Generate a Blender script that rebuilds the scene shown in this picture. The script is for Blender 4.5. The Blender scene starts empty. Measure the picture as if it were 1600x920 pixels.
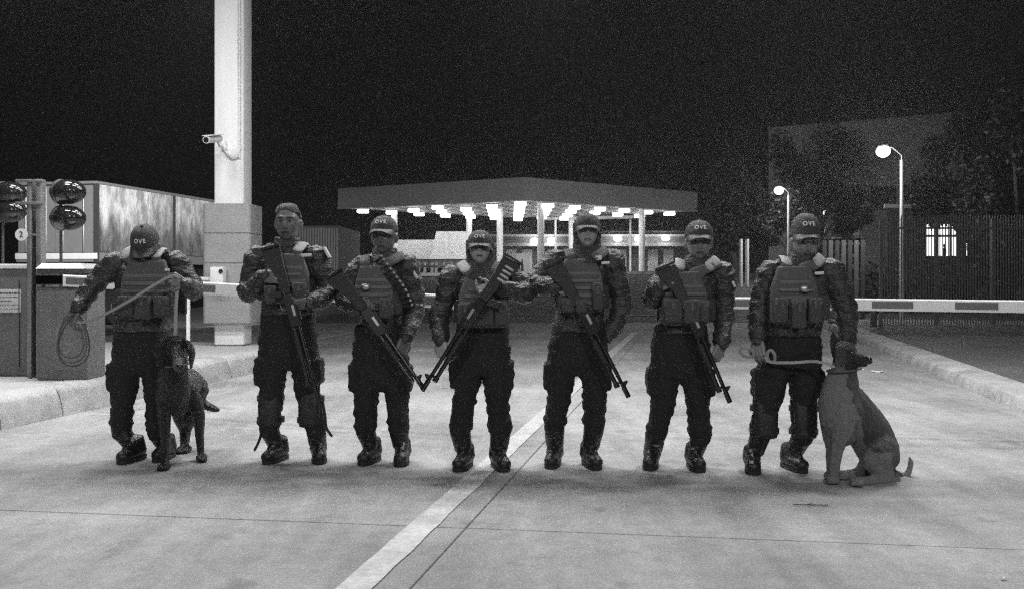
import bpy, bmesh, math, random
import numpy as np
from mathutils import Vector, Matrix, noise

random.seed(7)
C = bpy.context.scene
COL = C.collection
F, HZ, CAMH = 1500.0, 436.0, 1.28          # focal length in photo pixels, horizon row, eye height

# ------------------------------------------------------------------ camera
cd = bpy.data.cameras.new('camera')
cam = bpy.data.objects.new('camera', cd)
COL.objects.link(cam)
cam.location = (0, 0, CAMH)
cam.rotation_euler = (math.radians(90), 0, 0)
cd.sensor_width = 36.0
cd.lens = 36.0 * F / 1600.0
cd.shift_y = -(460 - HZ) / 1600.0
cd.clip_start, cd.clip_end = 0.05, 3000
C.camera = cam

# ------------------------------------------------------------------ world: an even, town-lit night sky
w = bpy.data.worlds.new('World')
C.world = w
w.use_nodes = True
bg = w.node_tree.nodes['Background']
bg.inputs['Color'].default_value = (1, 1, 1, 1)
bg.inputs['Strength'].default_value = 0.0024

C.view_settings.view_transform = 'Standard'
C.view_settings.look = 'None'
C.view_settings.exposure = 0.0
C.view_settings.gamma = 1.0
C.render.engine = 'CYCLES'
cy = C.cycles
cy.use_denoising = False
cy.use_adaptive_sampling = False
cy.max_bounces = 5
cy.diffuse_bounces = 3
cy.glossy_bounces = 3
cy.transmission_bounces = 3
cy.volume_bounces = 0
cy.sample_clamp_direct = 4.0
cy.caustics_reflective = False
cy.caustics_refractive = False
cy.sample_clamp_indirect = 2.0
cy.filter_width = 1.3

# ------------------------------------------------------------------ helpers
def W(px, py, Y):
    """a point of the place: photo column/row at a chosen distance"""
    return Vector(((px - 800.0) / F * Y, Y, CAMH - (py - HZ) / F * Y))

def G(px, py):
    """the point of the flat ground at a photo column/row"""
    Y = CAMH * F / (py - HZ)
    return Vector(((px - 800.0) / F * Y, Y, 0.0))

MATS = {}
def mat(name, col, rough=0.7, metal=0.0, var=0.0, scale=8.0, bump=0.0, bscale=60.0, spec=0.5,
        stretch=(1, 1, 1), emit=0.0, var2=0.0, scale2=1.2, sheen=0.0, coat=0.0):
    if name in MATS:
        return MATS[name]
    m = bpy.data.materials.new(name)
    m.use_nodes = True
    nt = m.node_tree
    N, L = nt.nodes, nt.links
    b = N['Principled BSDF']
    b.inputs['Base Color'].default_value = (col, col, col, 1)
    b.inputs['Roughness'].default_value = rough
    b.inputs['Metallic'].default_value = metal
    b.inputs['Specular IOR Level'].default_value = spec
    if sheen:
        b.inputs['Sheen Weight'].default_value = sheen
    if coat:
        b.inputs['Coat Weight'].default_value = coat
        b.inputs['Coat Roughness'].default_value = 0.12
    if emit:
        b.inputs['Emission Color'].default_value = (1, 1, 1, 1)
        b.inputs['Emission Strength'].default_value = emit
    geo = N.new('ShaderNodeNewGeometry')
    mp = N.new('ShaderNodeMapping')
    mp.inputs['Scale'].default_value = stretch
    L.new(geo.outputs['Position'], mp.inputs['Vector'])
    if var or var2:
        nz = N.new('ShaderNodeTexNoise')
        nz.inputs['Scale'].default_value = scale
        nz.inputs['Detail'].default_value = 6
        nz.inputs['Roughness'].default_value = 0.65
        L.new(mp.outputs[0], nz.inputs['Vector'])
        mr = N.new('ShaderNodeMapRange')
        mr.inputs['From Min'].default_value = 0.25
        mr.inputs['From Max'].default_value = 0.75
        mr.inputs['To Min'].default_value = col * (1 - var)
        mr.inputs['To Max'].default_value = col * (1 + var)
        L.new(nz.outputs['Fac'], mr.inputs['Value'])
        out = mr.outputs[0]
        if var2:
            n2 = N.new('ShaderNodeTexNoise')
            n2.inputs['Scale'].default_value = scale2
            n2.inputs['Detail'].default_value = 5
            L.new(mp.outputs[0], n2.inputs['Vector'])
            m2 = N.new('ShaderNodeMapRange')
            m2.inputs['From Min'].default_value = 0.3
            m2.inputs['From Max'].default_value = 0.7
            m2.inputs['To Min'].default_value = 1 - var2
            m2.inputs['To Max'].default_value = 1 + var2
            L.new(n2.outputs['Fac'], m2.inputs['Value'])
            mu = N.new('ShaderNodeMath')
            mu.operation = 'MULTIPLY'
            L.new(out, mu.inputs[0])
            L.new(m2.outputs[0], mu.inputs[1])
            out = mu.outputs[0]
        L.new(out, b.inputs['Base Color'])
    if bump:
        n3 = N.new('ShaderNodeTexNoise')
        n3.inputs['Scale'].default_value = bscale
        n3.inputs['Detail'].default_value = 4
        L.new(mp.outputs[0], n3.inputs['Vector'])
        bp = N.new('ShaderNodeBump')
        bp.inputs['Strength'].default_value = bump
        bp.inputs['Distance'].default_value = 0.02
        L.new(n3.outputs['Fac'], bp.inputs['Height'])
        L.new(bp.outputs[0], b.inputs['Normal'])
    MATS[name] = m
    return m

def root_of(o):
    while o.parent:
        o = o.parent
    return o

def tag(o, label=None, cat=None, group=None, kind=None):
    if label: o['label'] = label
    if cat: o['category'] = cat
    if group: o['group'] = group
    if kind: o['kind'] = kind
    return o

def thing(name, label, cat, loc, group=None):
    o = bpy.data.objects.new(name, None)
    o.empty_display_size = 0.2
    COL.objects.link(o)
    o.location = loc
    return tag(o, label, cat, group)

def link(name, me, parent=None, loc=None):
    o = bpy.data.objects.new(name, me)
    COL.objects.link(o)
    if parent: o.parent = parent
    if loc is not None: o.location = loc
    return o

def copy_tree(o, parent=None):
    c = o.copy()
    COL.objects.link(c)
    if parent: c.parent = parent
    for ch in list(o.children):
        copy_tree(ch, c)
    return c

def smooth01(a, b, x):
    t = min(1.0, max(0.0, (x - a) / (b - a)))
    return t * t * (3 - 2 * t)

class MB:
    """collects closed shapes and links them as one mesh object"""
    def __init__(s):
        s.v, s.f, s.m = [], [], []
        s.cur = 0
    def add(s, vs, fs):
        o = len(s.v)
        s.v += [tuple(p) for p in vs]
        s.f += [tuple(i + o for i in f) for f in fs]
        s.m += [s.cur] * len(fs)
        return s
    def rings(s, rings, caps=True):
        n = len(rings[0])
        vs = [p for r in rings for p in r]
        fs = []
        for k in range(len(rings) - 1):
            a, b = k * n, (k + 1) * n
            for i in range(n):
                j = (i + 1) % n
                fs.append((a + i, a + j, b + j, b + i))
        if caps:
            fs.append(tuple(range(n - 1, -1, -1)))
            fs.append(tuple(range((len(rings) - 1) * n, len(rings) * n)))
        return s.add(vs, fs)
    def tube(s, pts, rad, n=12, flat=1.0, side=None, round_=True):
        """tube along pts; rad per point; flat squeezes it across `side`"""
        pts = [Vector(p) for p in pts]
        if not hasattr(rad, '__len__'): rad = [rad] * len(pts)
        rad = list(rad)
        if round_:
            d0 = (pts[0] - pts[1]).normalized(); d1 = (pts[-1] - pts[-2]).normalized()
            r0, r1 = rad[0], rad[-1]
            pts = [pts[0] + d0 * r0 * .95, pts[0] + d0 * r0 * .7] + pts + [pts[-1] + d1 * r1 * .7, pts[-1] + d1 * r1 * .95]
            rad = [r0 * .3, r0 * .72] + rad + [r1 * .72, r1 * .3]
        up = Vector(side) if side is not None else None
        rings = []
        prev = None
        for k, p in enumerate(pts):
            if k == 0: t = pts[1] - p
            elif k == len(pts) - 1: t = p - pts[k - 1]
            else: t = (pts[k + 1] - p).normalized() + (p - pts[k - 1]).normalized()
            t.normalize()
            if prev is None:
                ref = up if up is not None else (Vector((0, 0, 1)) if abs(t.z) < .9 else Vector((0, 1, 0)))
                a = (ref - t * ref.dot(t)).normalized()
            else:
                a = (prev - t * prev.dot(t)).normalized()
            prev = a
            b = t.cross(a)
            r = rad[k]
            rings.append([p + a * (r * flat * math.cos(2 * math.pi * i / n)) + b * (r * math.sin(2 * math.pi * i / n)) for i in range(n)])
        return s.rings(rings)
    def loft(s, cs, rx, ry, n=24, pw=1.0):
        """horizontal rings stacked along cs"""
        rings = []
        for c, a, b in zip(cs, rx, ry):
            r = []
            for i in range(n):
                t = 2 * math.pi * i / n
                ct, st = math.cos(t), math.sin(t)
                r.append(Vector(c) + Vector((a * math.copysign(abs(ct) ** pw, ct), b * math.copysign(abs(st) ** pw, st), 0)))
            rings.append(r)
        return s.rings(rings)
    def ell(s, c, r, R=None, nu=20, nv=12):
        c = Vector(c)
        rings = []
        for k in range(1, nv):
            ph = math.pi * k / nv - math.pi / 2
            ring = []
            for i in range(nu):
                t = 2 * math.pi * i / nu
                p = Vector((r[0] * math.cos(ph) * math.cos(t), r[1] * math.cos(ph) * math.sin(t), r[2] * math.sin(ph)))
                ring.append(c + (R @ p if R else p))
            rings.append(ring)
        n = nu
        vs = [p for q in rings for p in q]
        fs = []
        for k in range(len(rings) - 1):
            a, b = k * n, (k + 1) * n
            for i in range(n):
                j = (i + 1) % n
                fs.append((a + i, a + j, b + j, b + i))
        lo, hi = Vector((0, 0, -r[2])), Vector((0, 0, r[2]))
        vs += [c + (R @ lo if R else lo), c + (R @ hi if R else hi)]
        L = (len(rings) - 1) * n
        for i in range(n):
            j = (i + 1) % n
            fs.append((j, i, len(vs) - 2))
            fs.append((L + i, L + j, len(vs) - 1))
        return s.add(vs, fs)
    def rbox(s, c, size, r=0.01, n=(1, 1, 1), fn=None, R=None):
        """box with rounded edges, subdivided n, bent by fn(local point)"""
        hx, hy, hz = size[0] / 2, size[1] / 2, size[2] / 2
        r = min(r, hx * .999, hy * .999, hz * .999)
        def coords(h, k):
            if r <= 1e-5:
                return [-h + 2 * h * i / k for i in range(k + 1)]
            inner = [-(h - r) + 2 * (h - r) * i / k for i in range(k + 1)]
            return [-h, -h + r * .3] + inner + [h - r * .3, h]
        X, Y, Z = coords(hx, n[0]), coords(hy, n[1]), coords(hz, n[2])
        idx, vs, fs = {}, [], []
        def vid(i, j, k):
            key = (i, j, k)
            if key not in idx:
                p = Vector((X[i], Y[j], Z[k]))
                if r > 1e-5:
                    q = Vector((max(-hx + r, min(hx - r, p.x)), max(-hy + r, min(hy - r, p.y)), max(-hz + r, min(hz - r, p.z))))
                    d = p - q
                    if d.length > 1e-9: p = q + d.normalized() * r
                if fn: p = Vector(fn(p))
                if R: p = R @ p
                idx[key] = len(vs)
                vs.append(Vector(c) + p)
            return idx[key]
        a, b, e = len(X) - 1, len(Y) - 1, len(Z) - 1
        for i in range(a):
            for j in range(b):
                fs.append((vid(i, j, 0), vid(i, j + 1, 0), vid(i + 1, j + 1, 0), vid(i + 1, j, 0)))
                fs.append((vid(i, j, e), vid(i + 1, j, e), vid(i + 1, j + 1, e), vid(i, j + 1, e)))
        for i in range(a):
            for k in range(e):
                fs.append((vid(i, 0, k), vid(i + 1, 0, k), vid(i + 1, 0, k + 1), vid(i, 0, k + 1)))
                fs.append((vid(i, b, k), vid(i, b, k + 1), vid(i + 1, b, k + 1), vid(i + 1, b, k)))
        for j in range(b):
            for k in range(e):
                fs.append((vid(0, j, k), vid(0, j, k + 1), vid(0, j + 1, k + 1), vid(0, j + 1, k)))
                fs.append((vid(a, j, k), vid(a, j + 1, k), vid(a, j + 1, k + 1), vid(a, j, k + 1)))
        return s.add(vs, fs)
    def box(s, lo, hi):
        lo, hi = Vector(lo), Vector(hi)
        return s.rbox((lo + hi) / 2, hi - lo, 0)
    def prism(s, poly, thick, M=None, bev=0.0):
        """outline in local (x,z), thickness along y"""
        n = len(poly)
        cx = sum(p[0] for p in poly) / n; cz = sum(p[1] for p in poly) / n
        rings = []
        def ring(y, k):
            r = []
            for (x, z) in poly:
                dx, dz = x - cx, z - cz
                l = math.hypot(dx, dz) or 1
                q = Vector((x - dx / l * k, y, z - dz / l * k))
                r.append(M @ q if M else q)
            return r
        if bev:
            rings = [ring(-thick / 2, bev), ring(-thick / 2 + bev, 0), ring(thick / 2 - bev, 0), ring(thick / 2, bev)]
        else:
            rings = [ring(-thick / 2, 0), ring(thick / 2, 0)]
        return s.rings(rings)
    def mesh(s, name, mats, org=(0, 0, 0), smooth=True):
        me = bpy.data.meshes.new(name)
        ox, oy, oz = org
        me.from_pydata([(x - ox, y - oy, z - oz) for x, y, z in s.v], [], s.f)
        if not hasattr(mats, '__len__'): mats = [mats]
        for m in mats: me.materials.append(m)
        if len(mats) > 1:
            me.polygons.foreach_set('material_index', s.m)
        bm = bmesh.new(); bm.from_mesh(me)
        bmesh.ops.recalc_face_normals(bm, faces=bm.faces)
        bm.to_mesh(me); bm.free()
        if smooth:
            me.polygons.foreach_set('use_smooth', [True] * len(me.polygons))
            me.set_sharp_from_angle(angle=math.radians(40))
        me.update()
        return me
    def build(s, name, mats, parent=None, smooth=True, org=None):
        if org is None:
            org = root_of(parent).location if parent else (0, 0, 0)
        o = bpy.data.objects.new(name, s.mesh(name, mats, org, smooth))
        COL.objects.link(o)
        if parent: o.parent = parent
        elif tuple(org) != (0, 0, 0): o.location = org
        return o
    def remesh(s, name, mats, parent, voxel=0.009, iters=2, disp=None, matfn=None):
        """union of all collected shapes as one continuous skin"""
        org = Vector(root_of(parent).location)
        me = s.mesh('tmp', mats, org, False)
        o = bpy.data.objects.new('tmp', me)
        COL.objects.link(o)
        md = o.modifiers.new('r', 'REMESH'); md.mode = 'VOXEL'; md.voxel_size = voxel; md.use_smooth_shade = True
        if iters:
            sm = o.modifiers.new('s', 'SMOOTH'); sm.iterations = iters; sm.factor = 0.5
        dg = bpy.context.evaluated_depsgraph_get()
        out = bpy.data.meshes.new_from_object(o.evaluated_get(dg))
        bpy.data.objects.remove(o); bpy.data.meshes.remove(me)
        out.name = name
        if disp:
            n = len(out.vertices)
            co = np.empty(n * 3); nr = np.empty(n * 3)
            out.vertices.foreach_get('co', co); out.vertices.foreach_get('normal', nr)
            co = co.reshape(-1, 3); nr = nr.reshape(-1, 3)
            d = np.array([disp(Vector(p) + org) for p in co])
            out.vertices.foreach_set('co', (co + nr * d[:, None]).ravel())
        out.materials.clear()
        if not hasattr(mats, '__len__'): mats = [mats]
        for m in mats: out.materials.append(m)
        if matfn:
            idx = [matfn(Vector(p.center) + org) for p in out.polygons]
            out.polygons.foreach_set('material_index', idx)
        out.polygons.foreach_set('use_smooth', [True] * len(out.polygons))
        out.update()
        q = bpy.data.objects.new(name, out)
        COL.objects.link(q)
        q.parent = parent
        return q

def text_mesh(body, size, extrude=0.001):
    cu = bpy.data.curves.new('t', 'FONT')
    cu.body = body; cu.size = size; cu.extrude = extrude
    cu.offset = 0.0007; cu.space_character = 1.22; cu.align_x = 'CENTER'; cu.align_y = 'CENTER'
    o = bpy.data.objects.new('t', cu); COL.objects.link(o)
    dg = bpy.context.evaluated_depsgraph_get()
    me = bpy.data.meshes.new_from_object(o.evaluated_get(dg))
    bpy.data.objects.remove(o); bpy.data.curves.remove(cu)
    return me

def lettering(name, body, size, fn, m, parent, label=None):
    """flat text bent onto a surface by fn(u, v, depth) -> point"""
    me = text_mesh(body, size)
    org = Vector(root_of(parent).location)
    for v in me.vertices:
        v.co = Vector(fn(v.co.x, v.co.y, v.co.z)) - org
    me.materials.clear(); me.materials.append(m)
    o = link(name, me, parent)
    return o

# ------------------------------------------------------------------ materials
def mulnoise(m, stretch, scale, f0, f1, t0, t1):
    """one more layer of wear on a material's own colour"""
    nt = m.node_tree; N, L = nt.nodes, nt.links
    b = N['Principled BSDF']; src = b.inputs['Base Color'].links[0].from_socket
    g = N.new('ShaderNodeNewGeometry')
    mp = N.new('ShaderNodeMapping'); mp.inputs['Scale'].default_value = stretch; mp.inputs['Rotation'].default_value = (0, 0, math.radians(10.7)); L.new(g.outputs['Position'], mp.inputs['Vector'])
    z_ = N.new('ShaderNodeTexNoise'); z_.inputs['Scale'].default_value = scale; z_.inputs['Detail'].default_value = 5; z_.inputs['Roughness'].default_value = .6; L.new(mp.outputs[0], z_.inputs['Vector'])
    r = N.new('ShaderNodeMapRange'); L.new(z_.outputs['Fac'], r.inputs['Value'])
    for k_, v_ in (('From Min', f0), ('From Max', f1), ('To Min', t0), ('To Max', t1)): r.inputs[k_].default_value = v_
    mu = N.new('ShaderNodeMath'); mu.operation = 'MULTIPLY'; L.new(src, mu.inputs[0]); L.new(r.outputs[0], mu.inputs[1]); L.new(mu.outputs[0], b.inputs['Base Color'])
M_conc = mat('road_concrete', .32, .85, var=.2, scale=9, var2=.30, scale2=.7, bump=.35, bscale=160)
mulnoise(M_conc, (1.6, .16, 1), 2.2, .38, .62, .84, 1.08)     # tyre-worn bands along the lane
mulnoise(M_conc, (1, 1, 1), 2.3, .60, .72, 1.0, .62)          # oil and rubber stains
mulnoise(M_conc, (1, 1, 1), 55, .3, .7, .84, 1.16)            # exposed fines
M_asph = mat('asphalt', .07, .8, var=.3, scale=30, var2=.35, scale2=.25, bump=.4, bscale=120, stretch=(.35, 1, 1))
M_kerb = mat('kerb_concrete', .45, .85, var=.25, scale=14, var2=.25, scale2=3, bump=.6, bscale=70)
M_isl = mat('island_concrete', .42, .85, var=.12, scale=10, bump=.3, bscale=80)
M_paint = mat('road_paint', .52, .6, var=.3, scale=30, var2=.2, scale2=5)
M_colm = mat('column_paint', .70, .7, var=.06, scale=5, var2=.06, scale2=2, bump=.15, bscale=50, stretch=(1, 1, .15))
M_slv = mat('sleeve_concrete', .26, .8, var=.10, scale=7, bump=.3, bscale=60, stretch=(.4, .4, 1))
M_white = mat('white_paint', .82, .45, var=.06, scale=6)
M_wpl = mat('white_plastic', .7, .35)
M_stripe = mat('arm_stripe', .14, .5, var=.1, scale=20)
M_cab = mat('cabinet_grey', .115, .5, var=.10, scale=9, var2=.12, scale2=3, bump=.1, bscale=40)
M_cabd = mat('cabinet_dark', .06, .5)
M_post = mat('post_grey', .2, .45, metal=.3, var=.15, scale=12)
M_black = mat('black_plastic', .015, .35)
M_gloss = mat('dome_black', .012, .11, spec=.5)
M_steel = mat('steel', .45, .35, metal=.9, var=.1, scale=30)
M_print = mat('print_black', .03, .6)
M_label = mat('label_plate', .55, .5, var=.05)
M_trail = mat('trailer_skin', .8, .42, var=.35, scale=2.6, stretch=(3.0, 3.0, .55), bump=.8, bscale=7, spec=.6, var2=.35, scale2=14)  # streaky colour stands in for lamp reflections on the side
def painted_reflection(m, z0, z1, lo):
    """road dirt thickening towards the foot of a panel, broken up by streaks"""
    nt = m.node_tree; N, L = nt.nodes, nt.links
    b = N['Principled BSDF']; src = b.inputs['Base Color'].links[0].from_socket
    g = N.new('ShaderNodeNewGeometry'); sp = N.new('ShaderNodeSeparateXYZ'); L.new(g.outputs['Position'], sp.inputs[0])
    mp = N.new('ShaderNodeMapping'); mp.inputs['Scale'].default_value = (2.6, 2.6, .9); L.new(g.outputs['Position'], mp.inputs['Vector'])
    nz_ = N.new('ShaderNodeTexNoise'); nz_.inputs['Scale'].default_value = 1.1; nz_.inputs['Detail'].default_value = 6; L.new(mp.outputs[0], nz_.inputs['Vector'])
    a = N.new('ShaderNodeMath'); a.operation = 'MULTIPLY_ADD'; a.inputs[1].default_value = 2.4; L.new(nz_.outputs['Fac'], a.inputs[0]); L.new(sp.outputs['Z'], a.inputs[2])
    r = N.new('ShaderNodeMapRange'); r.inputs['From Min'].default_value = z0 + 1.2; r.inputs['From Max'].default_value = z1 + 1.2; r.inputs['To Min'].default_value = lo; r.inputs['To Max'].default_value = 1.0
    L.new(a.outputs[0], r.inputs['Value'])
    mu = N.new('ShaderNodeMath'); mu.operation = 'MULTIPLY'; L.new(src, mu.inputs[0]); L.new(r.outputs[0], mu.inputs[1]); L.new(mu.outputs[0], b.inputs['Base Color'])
painted_reflection(M_trail, 2.35, 3.45, .22)
mulnoise(M_trail, (2.2, 2.2, 1.1), 1.5, .42, .60, 1.05, .5)     # mottled reflection painted in as darker patches
M_traild = mat('trailer_dark', .05, .5)
M_trailg = mat('trailer_door', .22, .4, var=.1, scale=6)
M_fascia = mat('fascia_grey', .5, .6, var=.08, scale=2)
M_soff = mat('soffit', .12, .6)
M_bldg = mat('building_render', .5, .8, var=.12, scale=2)
M_bldgd = mat('building_dark', .06, .8, var=.2, scale=3)
M_fence = mat('fence_steel', .14, .5, var=.25, scale=2.5, stretch=(1, 1, .4))
M_leaf = mat('leaf', .010, .6, var=.5, scale=6)
M_bark = mat('bark', .06, .9, var=.3, scale=14, bump=.5)
M_lum = mat('luminaire_diffuser', .8, .5, emit=94.0)
M_lum.cycles.emission_sampling = 'FRONT'
M_lumg = mat('luminaire_diffuser_aged', .8, .5, emit=94.0)
M_lumg.cycles.emission_sampling = 'NONE'
M_lumf = mat('luminaire_front', .8, .5, emit=5.0)
M_clamp = mat('canopy_lamp_glow', .8, .5, emit=30.0)
M_slamp = mat('street_lamp_glow', .8, .5, emit=260.0)
M_slamp2 = mat('small_lamp_glow', .8, .5, emit=60.0)
M_lumf.cycles.emission_sampling = 'FRONT'
M_win = mat('lit_window', .8, .3, emit=2.6)

RA, TA = math.radians(10.7), math.radians(8.5)
RD = Vector((math.sin(RA), math.cos(RA), 0))       # along the lane
TD = Vector((math.cos(TA), -math.sin(TA), 0))      # across the lane
J0 = G(640, 920)

def hgt(y):
    return 1.6 * smooth01(26, 60, y)

# ------------------------------------------------------------------ ground, road slabs, painted lines
m = MB()
xs = [-150, -110, -80, -40, -20, -10, 0, 10, 20, 40, 80, 110, 150]
ys = [-60, -20, 0, 10, 20, 26] + [26 + 2 * i for i in range(1, 18)] + [70, 90, 130, 170, 220]
vs = [(x, y, hgt(y) - .02) for y in ys for x in xs]
nx = len(xs)
m.add(vs, [(j * nx + i, j * nx + i + 1, (j + 1) * nx + i + 1, (j + 1) * nx + i) for j in range(len(ys) - 1) for i in range(nx - 1)])
tag(m.build('ground', M_asph), kind='structure')

road = bpy.data.objects.new('road', None); COL.objects.link(road)
tag(road, kind='structure')
rng = random.Random(3)
S0 = .992
for i in (-3, -2, -1, 0):
    for j in range(-2, 4):
        g = .004
        a0, a1 = i * 4.0 + g, (i + 1) * 4.0 - g + (.45 if i == 0 else 0)
        s0, s1 = S0 + j * 6.0 + g, S0 + (j + 1) * 6.0 - g
        dz = rng.uniform(-.002, .002)
        cs = [J0 + TD * a + RD * s for a, s in ((a0, s0), (a1, s0), (a1, s1), (a0, s1))]
        b = MB()
        def inset(k, z):
            c = sum(cs, Vector()) / 4
            return [(p + (c - p).normalized() * k) + Vector((0, 0, z)) for p in cs]
        b.rings([inset(0, -.016), inset(0, dz - .005), inset(.005, dz)])
        b.build('concrete_slab', M_conc, road, smooth=False)

def strip(p0, p1, wd, z, name, m_, parent=None, n=40):
    d = (p1 - p0).normalized(); s_ = Vector((d.y, -d.x, 0))
    vs = []
    for k in range(n + 1):
        p = p0.lerp(p1, k / n)
        for e in (-1, 1):
            q = p + s_ * (wd / 2 * e + rng.uniform(-.004, .004))
            vs.append((q.x, q.y, z + hgt(q.y)))
    b = MB(); b.add(vs, [(2 * k, 2 * k + 1, 2 * k + 3, 2 * k + 2) for k in range(n)])
    o = b.build(name, m_, parent)
    tag(o, kind='structure')
    return o
L0 = G(553, 920)
strip(L0 - RD * 3.5, L0 + RD * 19.5, .15, .006, 'lane_line', M_paint, n=120)
strip(Vector((-4.5, 17.0, 0)), Vector((-3.6, 25.5, 0)), .12, .006, 'edge_line', M_paint)
# far faded lines painted across the asphalt
strip(Vector((-6, 32, 0)), Vector((8, 31, 0)), .25, .004, 'stop_line', mat('old_paint', .2, .7, var=.5, scale=3), n=30)
strip(Vector((-9, 40, 0)), Vector((16, 39, 0)), .3, .004, 'stop_line', mat('old_paint', .2), n=30)

# ------------------------------------------------------------------ left island: big kerb stones round a concrete top
KA = math.radians(9.3)
KD = Vector((math.sin(KA), math.cos(KA), 0)); KN = Vector((math.cos(KA), -math.sin(KA), 0))
K0 = G(0, 672)
KH = .275
isl = bpy.data.objects.new('island', None); COL.objects.link(isl); tag(isl, kind='structure')
def kstone(s0, s1, name='kerb_stone'):
    b = MB()
    prof = [(0, -.02), (-.015, .10), (-.05, KH - .06), (-.075, KH - .02), (-.12, KH), (-.34, KH), (-.34, -.02)]
    r = []
    for s in (s0, s0 + .02, s0 + .05, (s0 + s1) / 2, s1 - .05, s1 - .02, s1):
        e = .012 if s in (s0, s1) else (.003 if s in (s0 + .02, s1 - .02) else 0)
        r.append([K0 + KD * s + KN * (x - e * (1 if x > -.3 else 0) + rng.uniform(-.003, .003)) + Vector((0, 0, z - e * (1 if z > .1 else 0))) for x, z in prof])
    b.rings(r)
    return b.build(name, M_kerb, isl)
def kpx(px):
    k_ = (px - 800) / F
    return (K0.x - k_ * K0.y) / (k_ * KD.y - KD.x)
kj = [-5.2, -4.2, -3.2, -2.2, -1.15] + [kpx(q_) for q_ in (4, 101, 207, 310, 363, 406)] + [6.0, 6.6]
for a, c in zip(kj[:-1], kj[1:]):
    kstone(a + .008, c - .008)
b = MB()   # rounded nose stone and top
KE = 6.6
def isp(u, s, z): return K0 + KD * s + KN * u + Vector((0, 0, z))
top = [isp(-.345, -8, 0), isp(-.345, KE, 0), isp(-.6, KE + .3, 0), isp(-2.0, KE + .55, 0), isp(-3.3, KE + .3, 0), isp(-3.6, KE, 0), isp(-3.6, -8, 0)]
b.rings([[p + Vector((0, 0, -.02)) for p in top], [p + Vector((0, 0, KH - .006)) for p in top]])
b.build('island_top', M_isl, isl, smooth=False)
b = MB()
r = []
for k in range(9):
    t = k / 8 * math.pi / 2
    c = isp(-.6, KE, 0)
    o_ = KN * math.cos(t) + KD * math.sin(t)
    r.append([c + o_ * (.6 + x) * 1.0 + Vector((0, 0, z)) for x, z in ((0, -.02), (-.015, .1), (-.05, KH - .06), (-.12, KH), (-.3, KH), (-.3, -.02))])
b.rings(r); b.build('nose_stone', M_kerb, isl)

# ------------------------------------------------------------------ right kerb, low and broad
RK0 = G(1600, 647); RK1 = G(1348, 537)
RKD = (RK1 - RK0).normalized(); RKN = Vector((RKD.y, -RKD.x, 0))
rk = bpy.data.objects.new('kerb', None); COL.objects.link(rk); tag(rk, kind='structure')
s = -6.0
while s < 16:
    L_ = 1.0
    b = MB()
    r = []
    for q in (s + .006, s + .03, s + L_ / 2, s + L_ - .03, s + L_ - .006):
        e = .008 if q in (s + .006, s + L_ - .006) else 0
        r.append([RK0 + RKD * q + RKN * (x + rng.uniform(-.003, .003)) + Vector((0, 0, z - (e if z > .05 else 0)))
                  for x, z in ((0, -.02), (.01, .07), (.04, .125), (.09, .14), (.42, .15), (.42, -.02))])
    b.rings(r); b.build('kerb_stone', M_kerb, rk)
    s += L_
b = MB()
b.add([RK0 + RKD * s_ + RKN * u + Vector((0, 0, z)) for s_, u, z in ((-8, .43, .10), (20, .43, .10), (20, 30, .10), (-8, 30, .10), (-8, .43, -.1), (20, .43, -.1), (20, 30, -.1), (-8, 30, -.1))],
      [(0, 1, 2, 3), (0, 4, 5, 1), (1, 5, 6, 2), (2, 6, 7, 3), (3, 7, 4, 0)])
tag(b.build('pavement', mat('pavement_grey', .13, .85, var=.25, scale=16, var2=.2, scale2=1, bump=.4)), kind='structure')

# ------------------------------------------------------------------ column with a concrete sleeve
CY = 14.4
cx = W(353.5, 0, CY).x
colm = thing('concrete_column', 'tall pale concrete column with a wide grey sleeve round its lower half', 'column', (cx, CY, KH))
b = MB(); hw = .227
b.rbox((cx, CY + .363, 3.4), (2 * hw, 2 * hw, 6.24), .03); b.build('shaft', M_colm, colm)
zt, zb = W(0, 318, CY).z, W(0, 505, CY).z
hs = .363
n_p = 4
for k in range(n_p):
    z0 = zb + (zt - zb) * k / n_p; z1 = zb + (zt - zb) * (k + 1) / n_p
    def rr_(k_, z_, rc=.07, n=7):
        h_ = hs - k_; o_ = []
        for sx_, sy_, t0 in ((1, 1, 0), (-1, 1, 1), (-1, -1, 2), (1, -1, 3)):
            for i_ in range(n):
                t = (t0 + i_ / (n - 1)) * math.pi / 2
                o_.append(Vector((cx + sx_ * (h_ - rc) + rc * math.cos(t), CY + .363 + sy_ * (h_ - rc) + rc * math.sin(t), z_)))
        return o_
    g0, g1 = (.003 if k else 0), (.003 if k < n_p - 1 else 0)
    b = MB(); b.rings([rr_(.008, z0 + g0), rr_(0, z0 + g0 + .006), rr_(0, z1 - g1 - .006), rr_(.008 if k < n_p - 1 else .02, z1 - g1)])
    b.build('sleeve_panel', M_slv, colm)
b = MB(); pcx = W(374, 0, CY + .1).x     # conduit up the edge
b.tube([(pcx, CY + .12, W(0, 246, CY).z), (pcx, CY + .12, 6.4)], .014, 8); b.build('conduit', M_colm, colm)

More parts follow.
